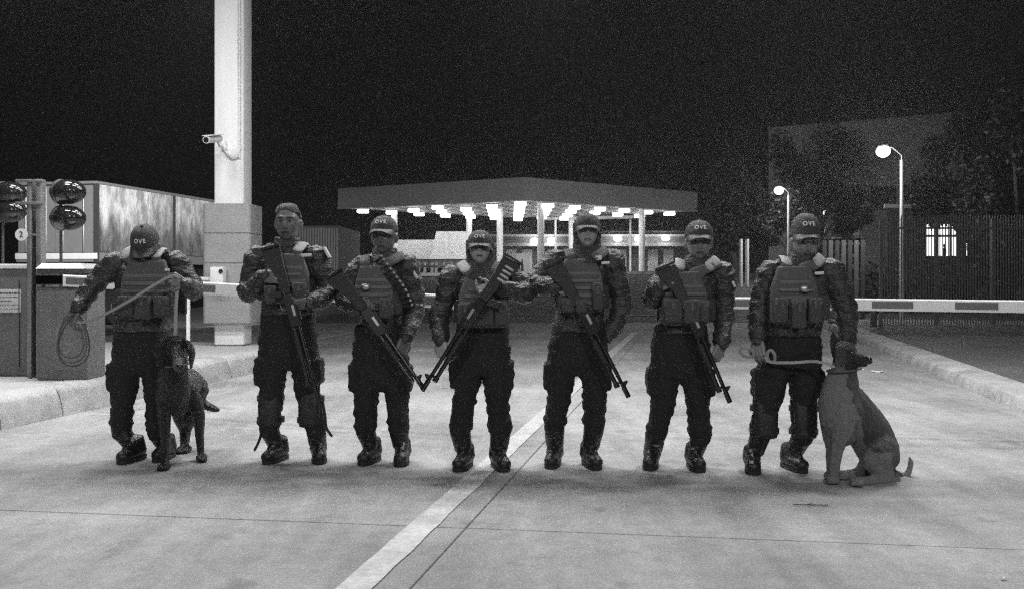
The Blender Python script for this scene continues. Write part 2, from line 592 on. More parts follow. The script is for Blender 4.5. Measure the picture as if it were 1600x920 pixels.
fy = CY + .12
cct = thing('security_camera', 'small white bullet camera bracketed high on the pale column', 'camera', W(348, 228, fy))
b = MB()
a, c = W(322, 219, fy - .75), W(343, 217, fy - .30)
d = (c - a).normalized()
b.tube([a, c], [.052, .052], 14, round_=False)
b.tube([c, c + d * .03], [.052, .03], 14, round_=False)
b.build('housing', M_wpl, cct)
b = MB(); up = Vector((0, 0, .06))
b.rbox((a + c) / 2 + up, (.14, (c - a).length * .95, .012), .005, R=d.to_track_quat('Y', 'Z').to_matrix()); b.build('sun_shield', M_wpl, cct)
b = MB(); b.tube([a - d * .004, a + d * .01], [.042, .042], 14, round_=False); b.build('lens', M_gloss, cct)
b = MB(); b.tube([c - d * .1, W(343, 229, fy - .15), W(349, 229, fy + .02)], .018, 8); b.rbox(W(350, 228, fy), (.09, .05, .13), .01); b.build('bracket', M_wpl, cct)
b = MB()
pts = []
for k in range(15):
    t = k / 14
    px = 347 + (375 - 347) * t
    py = 229 + 10 * t + 58 * t * (1 - t) * (.6 + .5 * t) + (0 if t < .9 else -20 * (t - .9) / .1 * .5)
    pts.append(W(px, py, fy - .012))
b.tube(pts, .017, 8); b.build('cable', M_wpl, cct)

y = CY - .10
bx = thing('intercom_box', 'small white box with a dark round lens mounted on the grey column sleeve', 'box', W(340, 430, y))
b = MB(); b.rbox(W(341, 431, y), (.21, .2, .27), .035, n=(2, 2, 2)); b.build('case', M_wpl, bx)
b = MB(); q = W(345, 424, y - .1); b.tube([q, q + Vector((0, -.02, 0))], [.033, .03], 14, round_=False); b.build('lens', M_black, bx)
b = MB(); b.tube([W(302, 436, y), W(334, 436, y)], .03, 8); b.build('bracket', M_wpl, bx)

# ------------------------------------------------------------------ barrier machine and the kiosk beside it
AY = 9.6
def cabinet(name, label, cat, x0, x1, yt, yb, Y, dep, bands, mt=M_cab):
    lo, hi = W(x0, yb, Y), W(x1, yt, Y)
    o = thing(name, label, cat, ((lo.x + hi.x) / 2, Y + dep / 2, KH))
    b = MB(); b.rbox(((lo.x + hi.x) / 2, Y + dep / 2, (KH + hi.z) / 2), (hi.x - lo.x, dep, hi.z - KH), .012); b.build('body', mt, o)
    return o, lo, hi
mach, lo, hi = cabinet('barrier_machine', 'grey barrier machine with white top on the island, nearest the leftmost guard', 'barrier machine', 57, 137, 449, 592, AY, .42, None)
b = MB(); w_ = hi.x - lo.x
q = W(97, 438, AY); b.rbox((q.x, AY + .21, q.z + .004), (w_ + .02, .45, .10), .008); b.build('white_band', M_white, mach)
q = W(97, 424, AY); b.rbox((q.x, AY + .21, q.z), (w_ - .004, .41, .05), .004); b.build('dark_band', M_cabd, mach)
q = W(95, 416, AY)
b = MB(); b.rings([[Vector((lo.x - .0, AY - .02, q.z - .025)), Vector((hi.x - .02, AY - .02, q.z - .025)), Vector((hi.x - .02, AY + .44, q.z - .025)), Vector((lo.x, AY + .44, q.z - .025))],
                   [Vector((lo.x + .04, AY + .03, q.z + .028)), Vector((hi.x - .09, AY + .03, q.z + .028)), Vector((hi.x - .09, AY + .4, q.z + .028)), Vector((lo.x + .04, AY + .4, q.z + .028))]])
b.build('lid', M_white, mach, smooth=False)
b = MB(); b.rbox(W(97, 525, AY - .004), (w_ - .06, .012, .68), .004); b.build('door', M_cab, mach)
b = MB(); b.rbox(W(127, 520, AY - .014), (.02, .02, .1), .005); b.build('handle', M_black, mach)

def arm(name, label, P0, P1, sag, stripes, hgt_=.116, thick=.05, loc=None):
    """barrier arm: white beam with dark reflective fields"""
    o = thing(name, label, 'barrier arm', P0, 'barrier arms')
    L_ = (P1 - P0).length; d = (P1 - P0) / L_
    def pt(s, dz=0, dy=0):
        t = s / L_
        return P0 + d * s + Vector((0, dy, dz - sag * 4 * t * (1 - t)))
    b = MB(); n = 24; rs = []
    for k in range(n + 1):
        p = pt(L_ * k / n)
        rs.append([p + Vector((0, y_, z_)) for y_, z_ in ((-thick / 2, -hgt_ / 2 + .01), (-thick / 2, hgt_ / 2 - .01), (-thick / 2 + .01, hgt_ / 2), (thick / 2 - .01, hgt_ / 2), (thick / 2, hgt_ / 2 - .01), (thick / 2, -hgt_ / 2 + .01), (thick / 2 - .01, -hgt_ / 2), (-thick / 2 + .01, -hgt_ / 2))])
    b.rings(rs); b.build('beam', M_white, o)
    for s0, s1 in stripes:
        b = MB(); rs = []
        for k in range(7):
            p = pt(s0 + (s1 - s0) * k / 6)
            rs.append([p + Vector((0, -thick / 2 - .003, -hgt_ * .29)), p + Vector((0, -thick / 2 - .003, hgt_ * .29)), p + Vector((0, -thick / 2 + .004, hgt_ * .29)), p + Vector((0, -thick / 2 + .004, -hgt_ * .29))])
        b.rings(rs); b.build('reflective_stripe', M_stripe, o, smooth=False)
    return o
A0 = W(100, 438.5, AY - .06); A1 = W(788, 476, 7.75)
Ld = (A1 - A0).length
def sx(px):  # arm length at a photo column (arm nearly fronto-parallel)
    return (px - 100) / (788 - 100) * Ld
arm('boom_barrier', 'long white striped barrier arm reaching from the grey machine behind the guards', A0, A1, .0,
    [(sx(106), sx(150)), (sx(206), sx(262)), (sx(318), sx(371)), (sx(425), sx(480)), (sx(535), sx(590)), (sx(645), sx(700)), (sx(745), sx(780))])
B0 = W(1690, 480, 7.6); B1 = W(1085, 472.5, 8.2)
Lb = (B1 - B0).length
def sb(px): return (1690 - px) / (1690 - 1085) * Lb
arm('boom_barrier', 'white striped barrier arm ending behind the seated dog\'s handler and crossing to the right edge', B0, B1, .0,
    [(sb(1565), sb(1500)), (sb(1436), sb(1372)), (sb(1308), sb(1245)), (sb(1180), sb(1117)), (sb(1685), sb(1628))], hgt_=.10)
# what carries the right arm: its machine just beyond the picture
mr_ = thing('barrier_machine', 'grey barrier machine carrying the right-hand striped arm', 'barrier machine', (B0.x + .2, B0.y + .1, .1))
b = MB(); b.rbox((B0.x + .3, B0.y + .22, .72), (.45, .36, 1.24), .015); b.build('body', M_cab, mr_)
b = MB(); b.rbox((B0.x + .3, B0.y + .22, 1.37), (.48, .4, .06), .01); b.build('lid', M_white, mr_)

rest = thing('arm_rest_post', 'thin white post on the island just behind the black dog', 'post', (W(294, 0, 12.2).x, 12.2, KH))
b = MB(); x_ = W(294, 0, 12.2).x
b.tube([(x_, 12.2, KH), (x_, 12.2, W(0, 464, 12.2).z)], .025, 10, round_=False); b.build('post', M_white, rest)
b = MB(); b.rbox((x_, 12.2, KH + .008), (.12, .12, .016), .003); b.build('base_plate', M_steel, rest)

kio, lo, hi = cabinet('payment_kiosk', 'grey kiosk with a white notice at the left edge of the picture', 'kiosk', -70, 45, 421, 590, 10.0, .8, None)
b = MB(); q = W(-11, 416.5, 10.0); b.rbox((q.x, 10.4, q.z), (hi.x - lo.x + .05, .86, .05), .008); b.build('white_ledge', M_white, kio)
b = MB(); b.rbox(W(8, 470, 9.995), (.333, .012, .24), .003); nt_ = b.build('notice', M_label, kio)
b = MB()
for k, (u0, u1) in enumerate(((-8, 31), (-8, 28), (-8, 20), (-8, 30), (-8, 30))):
    q0 = W(u0 + 1, 458 + 6 * k, 9.986); q1 = W(u1 - 2, 458 + 6 * k, 9.986)
    h_ = .016 if k == 0 else (.005 if k != 2 else .009)
    xk = q0.x
    while xk < q1.x:
        wl = rng.uniform(.012, .04)
        b.rbox((min(xk + wl / 2, q1.x), 9.987, q0.z), (wl, .002, h_), 0); xk += wl + .008
o = tag(b.build('print_lines', M_print, nt_), kind='stuff')
b = MB(); b.rbox(W(30, 505, 9.99), (.006, .02, .9), 0); b.build('seam', M_cabd, kio)

# lane frame posts with the round number plate
gp = thing('portal_frame', 'tall grey twin-post frame standing between kiosk and barrier machine', 'frame', (W(52, 0, 9.8).x, 9.8, KH))
for px_, wd in ((49, .05), (64, .06)):
    q = W(px_, 0, 9.85); zt_ = W(0, 281, 9.85).z
    b = MB(); b.rbox((q.x, 9.85, (KH + zt_) / 2), (wd, .1, zt_ - KH), .008); b.build('post', M_post, gp)
q = W(53, 0, 9.8); b = MB(); b.rbox((q.x - .01, 9.92, 1.08), (.09, .04, 1.6), .004); b.build('infill_panel', M_cabd, gp)
for py_ in (283, 318):
    b = MB(); b.rbox(W(46, py_, 9.8), (.28, .03, .03), .004); b.build('cross_bar', M_post, gp)
b = MB(); q = W(33, 367, 9.7); b.tube([q, q + Vector((0, .012, 0))], [.062, .062], 24, round_=False)
ns = tag(b.build('number_plate', M_white, None, org=q), 'small round white plate with the number 2 beside the grey frame', 'sign')
lettering('numeral', '2', .085, lambda u, v, d_: q + Vector((u, -.003 - d_, v)), M_print, ns)
b = MB(); b.rbox(q + Vector((.05, .03, 0)), (.16, .02, .02), .003); b.build('bracket', M_post, ns)

def domes(name, label, px0, Y, rows, xr):
    o = thing(name, label, 'mirror', (W(px0, 0, Y).x, Y, KH), 'twin dome mirrors')
    b = MB(); x_ = W(px0, 0, Y).x
    b.tube([(x_, Y + .02, KH), (x_, Y + .02, W(0, rows[0] + 5, Y).z)], .016, 10, round_=False); b.build('pole', M_cabd, o)
    for py_ in rows:
        b = MB(); c = W(px0 + 12, py_, Y - .02)
        b.ell(c, (.195, .13, .135), nu=32, nv=20); dm = b.build('mirror_dome', M_gloss, o)
        b = MB(); b.ell(c + Vector((-.085, .03, .0)), (.112, .14, .14), nu=20, nv=12); b.build('dome_hood', M_cabd, dm)
    return o
domes('dome_mirror', 'two dark glossy domes on a thin pole beside the grey twin-post frame', 94, 10.4, (300, 341), None)
domes('dome_mirror', 'two dark glossy domes cut by the left edge of the picture', 3, 11.2, (302, 330), None)

# ------------------------------------------------------------------ trailer parked behind the lanes
TD2 = Vector((math.sin(math.radians(11)), math.cos(math.radians(11)), 0)); TN2 = Vector((TD2.y, -TD2.x, 0))
T0 = W(151, 0, 26); T0 = Vector((T0.x, 26, 0))
tr = thing('truck_trailer', 'long pale box trailer with shiny mottled side panels behind the column', 'trailer', T0)
def tp(s, u, z): return T0 + TD2 * s + TN2 * u + Vector((0, 0, z))
ZB, ZT = 2.02, 3.93
def tbox(s0, s1, u0, u1, z0, z1, name, m_, parent=tr):
    b = MB(); b.rings([[tp(s0, u0, z0), tp(s1, u0, z0), tp(s1, u1, z0), tp(s0, u1, z0)], [tp(s0, u0, z1), tp(s1, u0, z1), tp(s1, u1, z1), tp(s0, u1, z1)]])
    return b.build(name, m_, parent, smooth=False)
tbox(.03, 9.0, -2.45, -.03, ZB - .02, ZT - .05, 'box_body', M_traild)
sg = [(.1, .86), (.87, 1.62), (1.63, 2.38), (2.39, 3.14), (3.15, 3.84), (3.97, 4.75), (4.76, 5.55), (5.56, 6.4), (6.41, 7.2)]
for k, (a, c) in enumerate(sg):
    b = MB(); n = 6
    # each panel slightly bowed so the lamps glint unevenly along it
    rs = []
    for i in range(n + 1):
        t = i / n; s_ = a + (c - a) * t
        bow = .010 * math.sin(math.pi * t) + rng.uniform(-.004, .004)
        rs.append([tp(s_, bow, ZB), tp(s_, bow + rng.uniform(-.006, .006), (ZB * 2 + ZT) / 3), tp(s_, bow + rng.uniform(-.006, .006), (ZB + 2 * ZT) / 3), tp(s_, bow, ZT - .08), tp(s_, -.02, ZT - .08), tp(s_, -.02, ZB)])
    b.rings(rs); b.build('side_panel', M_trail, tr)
tbox(-.02, 9.0, -2.47, .02, ZT - .07, ZT, 'top_rail', M_trailg)
tbox(3.86, 3.95, -.02, .03, ZB, ZT - .07, 'corner_post', M_traild)
tbox(-.02, .08, -.08, .03, ZB - .3, ZT - .07, 'corner_post', M_traild)
tbox(-.02, 9.0, -2.45, .01, ZB - .28, ZB - .02, 'side_rail', M_trailg)
for u0, u1 in ((-1.22, -.1), (-2.36, -1.24)):
    dr = tbox(-.05, .02, u0, u1, ZB - .02, ZT - .12, 'rear_door', M_trailg)
    for u in (u0 + .25, u1 - .25):
        b = MB(); b.tube([tp(-.07, u, ZB), tp(-.07, u, ZT - .15)], .018, 6); b.build('locking_bar', M_steel, dr)
tbox(-.04, .0, -2.47, .03, ZB - .2, ZB - .04, 'bumper', M_white)
for s_ in (1.2, 2.5, 7.6):
    for u in (-.35, -2.1):
        b = MB(); c = tp(s_, u, .0); zc = hgt(c.y) + .5
        b.tube([c + Vector((0, 0, zc)) - TN2 * .14, c + Vector((0, 0, zc)) + TN2 * .14], [.5, .5], 22, round_=False); wh = b.build('wheel', M_black, tr)
        b = MB(); b.tube([c + Vector((0, 0, zc)) + TN2 * .13, c + Vector((0, 0, zc)) + TN2 * .16], [.26, .22], 16, round_=False); b.build('rim', M_steel, wh)
tbox(.3, 8.8, -1.7, -.75, 1.0, 1.72, 'chassis', M_traild)

# ------------------------------------------------------------------ ribbed container behind the second guard
c0, c1 = W(486, 0, 42), W(541, 0, 44)
cn = thing('shipping_container', 'dark ribbed shipping container seen between the two guards nearest the column', 'container', (c0.x, 42, hgt(42)))
zt_, zb_ = W(0, 353, 42).z, hgt(42) - .02
b = MB(); b.box((c0.x - 1, 42.1, zb_), (c1.x, 48, zt_)); b.build('body', M_bldgd, cn, smooth=False)
n = 18; me = None
for k in range(n):
    x_ = c0.x - .9 + (c1.x - c0.x + .9) * (k + .5) / n
    if me is None:
        b = MB(); b.box((-.04, -.04, .1), (.04, .03, zt_ - zb_ - .1)); me = b.mesh('rib', mat('container_paint', .12, .5, var=.2, scale=3), smooth=False)
    link('rib', me, cn, (x_ - c0.x, .06, zb_ - hgt(42)))

# ------------------------------------------------------------------ far service canopy
CC, CL, CR = Vector((.83, 62, 0)), Vector((-12.7, 70, 0)), Vector((14.1, 73, 0))
ZC, ZF = 6.4, 7.85
CB = CL + CR - CC
can = thing('service_canopy', 'wide flat lit canopy on slim columns behind the row of guards', 'canopy', (CC.x, CC.y, hgt(62)))
b = MB(); q = [CC, CR, CB, CL]
b.rings([[p + Vector((0, 0, ZC + .05)) for p in q], [p + Vector((0, 0, ZF)) for p in q]]); b.build('roof', M_fascia, can, smooth=False)
b = MB(); ce = sum(q, Vector()) / 4
b.rings([[p + (ce - p).normalized() * .25 + Vector((0, 0, ZC)) for p in q], [p + (ce - p).normalized() * .25 + Vector((0, 0, ZC + .045)) for p in q]]); b.build('soffit', M_soff, can, smooth=False)
def trim(p, q_, z0, z1, name):
    d = (q_ - p).normalized(); nn = Vector((d.y, -d.x, 0)) * .06
    b = MB(); b.rings([[p + nn + Vector((0, 0, z0)), q_ + nn + Vector((0, 0, z0)), q_ - nn + Vector((0, 0, z0)), p - nn + Vector((0, 0, z0))],
                       [p + nn + Vector((0, 0, z1)), q_ + nn + Vector((0, 0, z1)), q_ - nn + Vector((0, 0, z1)), p - nn + Vector((0, 0, z1))]])
    b.build(name, M_fascia, can, smooth=False)
trim(CL, CC, ZC - .06, ZC + .1, 'fascia_edge'); trim(CC, CR, ZC - .06, ZC + .1, 'fascia_edge')
for px_, Y_ in ((616, 71.5), (733, 76), (781, 70), (845, 64.5), (893, 77), (1003, 70.5)):
    p = W(px_, 0, Y_)
    b = MB(); b.tube([(p.x, Y_, hgt(Y_) - .02), (p.x, Y_, ZC)], .23, 16, round_=False); b.build('column', M_white, can)
U, V = CR - CC, CL - CC
lamp0 = None
lmb = MB(); lmb.rbox((0, 0, .1), (.84, .84, .1), .02); lm_h = lmb.mesh('lamp_housing', M_wpl)
lmb = MB(); lmb.rbox((0, 0, -.09), (.76, .76, .19), .05); lm_d = lmb.mesh('diffuser', M_clamp)
k = 0
for i in range(7):
    for j in range(5):
        uu, vv = .04 + .142 * i + (.07 if j % 2 else 0), .06 + .21 * j
        p = CC + U * uu + V * vv
        lt = thing('canopy_lamp', 'glowing white panel lamp under the wide flat canopy', 'lamp', (p.x, p.y, ZC - .16), 'panel lamps under the canopy')
        link('lamp_housing', lm_h, lt); link('diffuser', lm_d, lt)

# building behind the canopy, with a pale beam and lamps along it
bb = thing('service_building', 'long dark building with a pale beam behind the canopy columns', 'building', (10, 92, 1.6))
q0, q1 = W(775, 0, 92), W(1095, 0, 92)
zb_ = W(0, 382, 92).z
b = MB(); b.box((q0.x - 2, 92.4, 1.5), (q1.x + 1, 104, zb_ + 1.3)); b.build('wall', M_bldgd, bb, smooth=False)
b = MB(); b.box((q0.x - 2, 91.6, zb_ - .2), (q1.x + 1, 92.5, zb_ + .12)); b.build('beam', mat('beam_pale', .35, .6), bb, smooth=False)
b = MB(); b.box((q0.x - 2, 91.9, zb_ + .75), (q1.x + 1, 92.5, zb_ + .95)); b.build('rail', M_fascia, bb, smooth=False)
me = None
for k in range(14):
    x_ = q0.x + (q1.x - q0.x) * k / 13
    b = MB(); b.box((x_ - .5, 92.25, 1.7), (x_ + .45, 92.5, zb_ - .5)); pn = b.build('wall_panel', M_bldg if k % 3 else M_bldgd, bb, smooth=False)
for px_, py_, wl_ in ((835, 377, 'leftmost, just right of the white folding sign'), (862, 376, 'second from the left'), (965, 373, 'right of the guard with raised chin'), (998, 374, 'half hidden by a canopy column'), (1040, 372, 'rightmost, nearest the white-lettered cap')):
    p = W(px_, py_, 91.3)
    o = thing('wall_lamp', 'glowing lamp above the far pale beam, ' + wl_, 'lamp', p, 'lamps along the far building')
    b = MB(); b.ell(p, (.42, .25, .3), nu=14, nv=8); b.build('globe', M_slamp2, o)
    b = MB(); b.box((p.x - .05, 91.3, p.z - .05), (p.x + .05, 91.95, p.z + .05)); b.build('bracket', M_post, o)
# truss beam below the canopy
b = MB(); p0, p1 = W(850, 342, 80), W(1000, 339, 78)
tb = thing('gantry_beam', 'white horizontal beam under the far canopy', 'beam', p0)
b.tube([p0, p1], .16, 10); b.build('beam', M_white, tb)
for px_ in (868, 985):
    p = W(px_, 341, 79); b = MB(); b.tube([(p.x, 79, 1.55), (p.x, 79, p.z)], .09, 8, round_=False); b.build('post', M_white, tb)

# white vehicles under the canopy
def boxtruck(label, x0, x1, yt, yb, Y, cab, taper):
    lo, hi = W(x0, yb, Y), W(x1, yt, Y)
    g_ = hgt(Y) - .02
    o = thing('box_truck', label, 'truck', ((lo.x + hi.x) / 2, Y, g_))
    b = MB(); L_ = 4.0
    r = []
    for z_, t in ((lo.z, 0), (hi.z - .12, 1), (hi.z, 1.05)):
        e = taper * t
        r.append([Vector((lo.x + e, Y, z_)), Vector((hi.x - e * .1, Y, z_)), Vector((hi.x - e * .1, Y + L_, z_)), Vector((lo.x + e, Y + L_, z_))])
    b.rings(r); b.build('cargo_box', M_white, o, smooth=False)
    b = MB(); b.box((lo.x + .1, Y + .1, g_ + .55), (hi.x - .1, Y + L_, lo.z)); b.build('chassis', M_traild, o, smooth=False)
    for x_ in (lo.x + .25, hi.x - .25):
        for yy in (Y + .6, Y + 3.2):
            b = MB(); b.tube([(x_ - .13, yy, g_ + .42), (x_ + .13, yy, g_ + .42)], [.42, .42], 18, round_=False); b.build('wheel', M_black, o)
    for x_ in (lo.x + .2, hi.x - .2):
        b = MB(); b.rbox((x_, Y + .08, g_ + .8), (.2, .06, .14), .02); b.build('tail_lamp', M_steel, o)
    b = MB(); b.box(((lo.x + hi.x) / 2 - .012, Y - .008, lo.z + .05), ((lo.x + hi.x) / 2 + .012, Y + .01, hi.z - .15)); b.build('door_seam', M_fascia, o, smooth=False)
    b = MB(); b.rbox(((lo.x + hi.x) / 2 + .3, Y - .01, lo.z + .5), (.25, .02, .08), .01); b.build('plate', M_fascia, o)
    return o
boxtruck('low white box truck under the canopy, left of the bigger white one', 606, 679, 375, 405, 74.5, 0, .05)
boxtruck('bigger white box truck with tapered side under the canopy', 671, 733, 362, 405, 73, 0, .5)
rb = random.Random(5)
b = MB(); b.tube([(0, 0, 0), (0, 0, .7)], .09, 10, round_=False); b.ell((0, 0, .7), (.09, .09, .06), nu=10, nv=6); bm_ = b.mesh('bollard', M_white)
b = MB(); b.tube([(0, 0, .45), (0, 0, .55)], .093, 10, round_=False); bb_ = b.mesh('band', M_black)
for k in range(11):
    px_ = 622 + k * 10.2 + rb.uniform(-2, 2)
    Y_ = 55.5
    p = W(px_, 0, Y_)
    o = thing('bollard', 'short pale bollard with dark band in front of the white trucks', 'bollard', (p.x, Y_, hgt(Y_) - .03), 'bollards before the trucks')
    link('bollard', bm_, o).name = 'post'; link('band', bb_, o)
b = MB(); p0, p1 = W(600, 0, 54), W(728, 0, 54)
b.rbox(((p0.x + p1.x) / 2, 54, hgt(54) + .06), (p1.x - p0.x, .5, .2), .03); tag(b.build('far_kerb', M_white), kind='structure')
b = MB(); p0, p1 = W(940, 0, 56), W(1040, 0, 56)
b.rbox(((p0.x + p1.x) / 2 + .5, 57, hgt(56) + .08), (p1.x - p0.x, 2.5, .2), .04); tag(b.build('far_island', M_kerb), kind='structure')

# white A-board under the canopy
sp = W(816, 0, 50); g_ = hgt(50) - .02
ab = thing('folding_sign', 'white folding board sign with a dark tall triangle, beyond the fourth and fifth guards', 'sign', (sp.x, 50, g_))
z0, z1 = W(0, 427, 50).z, W(0, 396, 50).z
b = MB(); b.rbox((sp.x, 50, (z0 + z1) / 2), (.72, .05, z1 - z0), .01); pan = b.build('panel', M_white, ab)
b = MB(); b.prism([(-.08, -.42), (.08, -.42), (.03, .2), (-.03, .2)], .01, Matrix.Translation((sp.x, 49.968, (z0 + z1) / 2))); b.build('mark', M_print, pan, smooth=False)
for e in (-.3, .3):
    b = MB(); b.tube([(sp.x + e, 50, g_), (sp.x + e, 50, z0)], .025, 6); b.build('leg', M_post, ab)

# ------------------------------------------------------------------ right side: buildings, fence, lamps
def block(name, label, x0, x1, yt0, yt1, Y, dep, m_, zg=1.5, turn=0, skew=.30):
    a, c = W(x0, yt0, Y), W(x1, yt1, Y - turn)
    o = thing(name, label, 'building', ((a.x + c.x) / 2, Y, zg))
    b = MB()
    q = [Vector((a.x, a.y, 0)), Vector((c.x, c.y, 0)), Vector((c.x + dep * skew, c.y + dep, 0)), Vector((a.x + dep * skew, a.y + dep, 0))]
    zt = [a.z, c.z, c.z, a.z]
    b.rings([[p + Vector((0, 0, zg - .3)) for p in q], [p + Vector((0, 0, z_)) for p, z_ in zip(q, zt)]])
    b.build('wall', m_, o, smooth=False)
    return o, a, c
wh_, a, c = block('warehouse', 'high plain grey warehouse facade rising behind the dark trees', 1201, 1508, 203, 178, 75, 25, M_bldg)
b = MB(); d = (c - a)
b.tube([a + Vector((0, -.1, .05)), c + Vector((0, -.1, .05))], .12, 6); b.build('parapet', M_fascia, wh_)
for k in range(6):
    p = a.lerp(c, (k + .5) / 6); b = MB()
    b.box((p.x - 1.0, p.y - .06, p.z - 7), (p.x + 1.0, p.y + .3, p.z - 5.2)); b.build('window', M_bldgd, wh_, smooth=False)
of, a, c = block('office_building', 'low flat-roofed building with a brightly lit window behind the fence', 1386, 1640, 325, 318, 40, 9, M_bldgd, zg=.0, skew=.42)
b = MB(); b.box((a.x - .15, 39.85, a.z - .02), (W(1507, 0, 39.8).x, 39.97, a.z + .14)); b.build('roof_edge', M_fascia, of, smooth=False)
lo, hi = W(1447, 400, 39.9), W(1512, 350, 39.9)
win = None
b = MB(); b.box((lo.x - .06, 39.86, lo.z - .06), (hi.x + .06, 40.02, hi.z + .06)); fr = b.build('window', M_bldgd, of, smooth=False)
cols = [(1448, 1463), (1467, 1483), (1488, 1511)]
for x0, x1 in cols:
    for y0, y1 in ((351, 367), (371, 400)):
        p, q = W(x0, y1, 39.83), W(x1, y0, 39.83)
        b = MB(); b.box((p.x, 39.83, p.z), (q.x, 39.85, q.z)); b.build('pane', M_win, fr, smooth=False)
b = MB(); p = W(1476, 394, 39.8); b.ell(p, (.09, .05, .2), nu=10, nv=8); b.ell(p + Vector((0, 0, .26)), (.06, .05, .08), nu=10, nv=8)
b.build('sill_plant', M_print, fr)
nb, a, c = block('gatehouse', 'small low building with a pale roof edge glowing behind the dark gate', 1285, 1345, 374, 372, 52, 6, M_bldgd, zg=1.3, skew=.36)
b = MB(); p0, p1 = W(1300, 374, 51.5), W(1337, 360, 51.5)
b.prism([(p0.x, p0.z), (p1.x, p0.z), (p1.x, p1.z), (p1.x - .3, p1.z - .1)], 1.0, Matrix.Translation((0, 51.5, 0))); b.build('gable', M_white, nb, smooth=False)

# palisade fence
FY = 25.0
p0, p1 = W(1378, 0, FY), W(1640, 0, FY)
fz0, fz1 = .10, W(0, 336, FY).z
fe = thing('palisade_fence', 'tall steel palisade fence of thin upright slats behind the right barrier arm', 'fence', (p0.x, FY, .1))
b = MB(); b.prism([(-.015, 0), (.015, 0), (.015, fz1 - fz0 - .08), (0, fz1 - fz0), (-.015, fz1 - fz0 - .08)], .012)
sl = b.mesh('slat', M_fence, smooth=False)
x_ = p0.x
while x_ < p1.x:
    link('slat', sl, fe, (x_ - p0.x, 0, 0)); x_ += .072
for z_ in (.55, 2.5):
    b = MB(); b.box((p0.x, FY + .012, fz0 + z_ - .025), (p1.x, FY + .05, fz0 + z_ + .025)); b.build('rail', M_fence, fe, smooth=False)
for k in range(4):
    xx = p0.x + k * (p1.x - p0.x) / 3
    b = MB(); b.box((xx - .04, FY + .03, .05), (xx + .04, FY + .11, fz1 - .1)); b.build('post', M_fence, fe, smooth=False)
# gate panels left of it
g0, g1 = W(1288, 0, 30), W(1348, 0, 30)
ga = thing('metal_gate', 'dark upright-panelled metal gate left of the palisade fence', 'gate', (g0.x, 30, .05))
zt_ = W(0, 376, 30).z; gz = hgt(30) - .02
for k in range(7):
    xx = g0.x + (g1.x - g0.x) * k / 6
    b = MB(); b.rbox((xx, 30, (gz + zt_) / 2), (.13, .04, zt_ - gz), .005); b.build('slat', M_fence if k % 2 else M_bldgd, ga)
for z_ in (gz + .25, zt_ - .1):
    b = MB(); b.box((g0.x - .1, 30.03, z_ - .03), (g1.x + .1, 30.08, z_ + .03)); b.build('rail', M_fence, ga, smooth=False)
b = MB(); b.rbox((W(1365, 0, 24.2).x, 24.2, .26), (.13, .13, .52), .01)
tag(b.build('short_post', M_cabd, None, org=(W(1365, 0, 24.2).x, 24.2, 0)), 'short dark post under the right barrier arm', 'post')
hm = MB()
rr = random.Random(11)
# dark hedge behind the gate and fence, as many small leaves
for k in range(7000):
    x_ = rr.uniform(W(1280, 0, 33).x, W(1700, 0, 33).x); y_ = 32.2 + rr.uniform(0, 1.2); z_ = hgt(32) + abs(rr.gauss(0, .6))
    a_ = rr.uniform(0, 6.28); e = rr.uniform(.06, .12); t_ = rr.uniform(-.8, .8)
    dx, dz, dy = math.cos(a_) * e, math.sin(a_) * e, t_ * e
    hm.add([(x_ - dx, y_ - dy, z_ - dz), (x_ + dz * .5, y_, z_ - dx * .5), (x_ + dx, y_ + dy, z_ + dz), (x_ - dz * .5, y_, z_ + dx * .5)], [(0, 1, 2, 3)])
hg = hm.build('hedge', M_leaf, smooth=False, org=(W(1500, 0, 33).x, 33, .3)); tag(hg, 'low dark hedge running behind the palisade fence', 'hedge')

# two lit white poles
for px_ in (1157.5, 1167.5):
    Y_ = 45; p = W(px_, 0, Y_)
    b = MB(); b.tube([(p.x, Y_, hgt(Y_) - .02), (p.x, Y_, W(0, 374, Y_).z)], .085, 10, round_=False)
    o = b.build('white_post', M_white, None, org=(p.x, Y_, hgt(Y_))); tag(o, 'lit upright white post, ' + ('left' if px_ < 1160 else 'right') + ' one of a pair beside the broad guard', 'post', 'pair of white posts')

# street lamps
def slamp(label, px, pyt, hx, hy, Y, m_, power, r=.055, hr=.16, grp='street lamps'):
    p = W(px, 0, Y); g_ = hgt(Y) - .02
    o = thing('street_lamp', label, 'street lamp', (p.x, Y, g_), grp)
    top = W(px, pyt, Y); hd = W(hx, hy, Y)
    b = MB(); b.tube([(p.x, Y, g_), (p.x, Y, top.z)], [r * 1.2, r], 10, round_=False); b.build('pole', M_white, o)
    b = MB(); b.tube([(p.x, Y, top.z - .05), (p.x, Y, top.z + .15), (p.x + (hd.x - p.x) * .5, Y, hd.z + .12), (hd.x, Y, hd.z + .12)], r * .45, 8); b.build('arm', M_print, o)
    b = MB(); b.rbox(hd + Vector((0, 0, hr * .8)), (hr * 1.3, hr * 1.1, .10), .03); h_ = b.build('lamp_head', M_print, o)
    b = MB(); b.ell(hd, (hr, hr, hr * .85), nu=16, nv=10); b.build('globe', m_, o)
    ld = bpy.data.lights.new('lamp_light', 'POINT'); ld.energy = power; ld.shadow_soft_size = hr
    lo_ = bpy.data.objects.new('lamp_light', ld); COL.objects.link(lo_); lo_.location = hd + Vector((0, 0, -.28)); lo_.location -= Vector(o.location); lo_.parent = o
    return o
slamp('tall street lamp glowing brightly before the warehouse on the right', 1409, 251, 1380, 237, 29, M_slamp, 240, hr=.21)
slamp('shorter street lamp glowing above the right dog handler\'s cap', 1232, 306, 1217, 298, 44, M_slamp, 200, hr=.22)
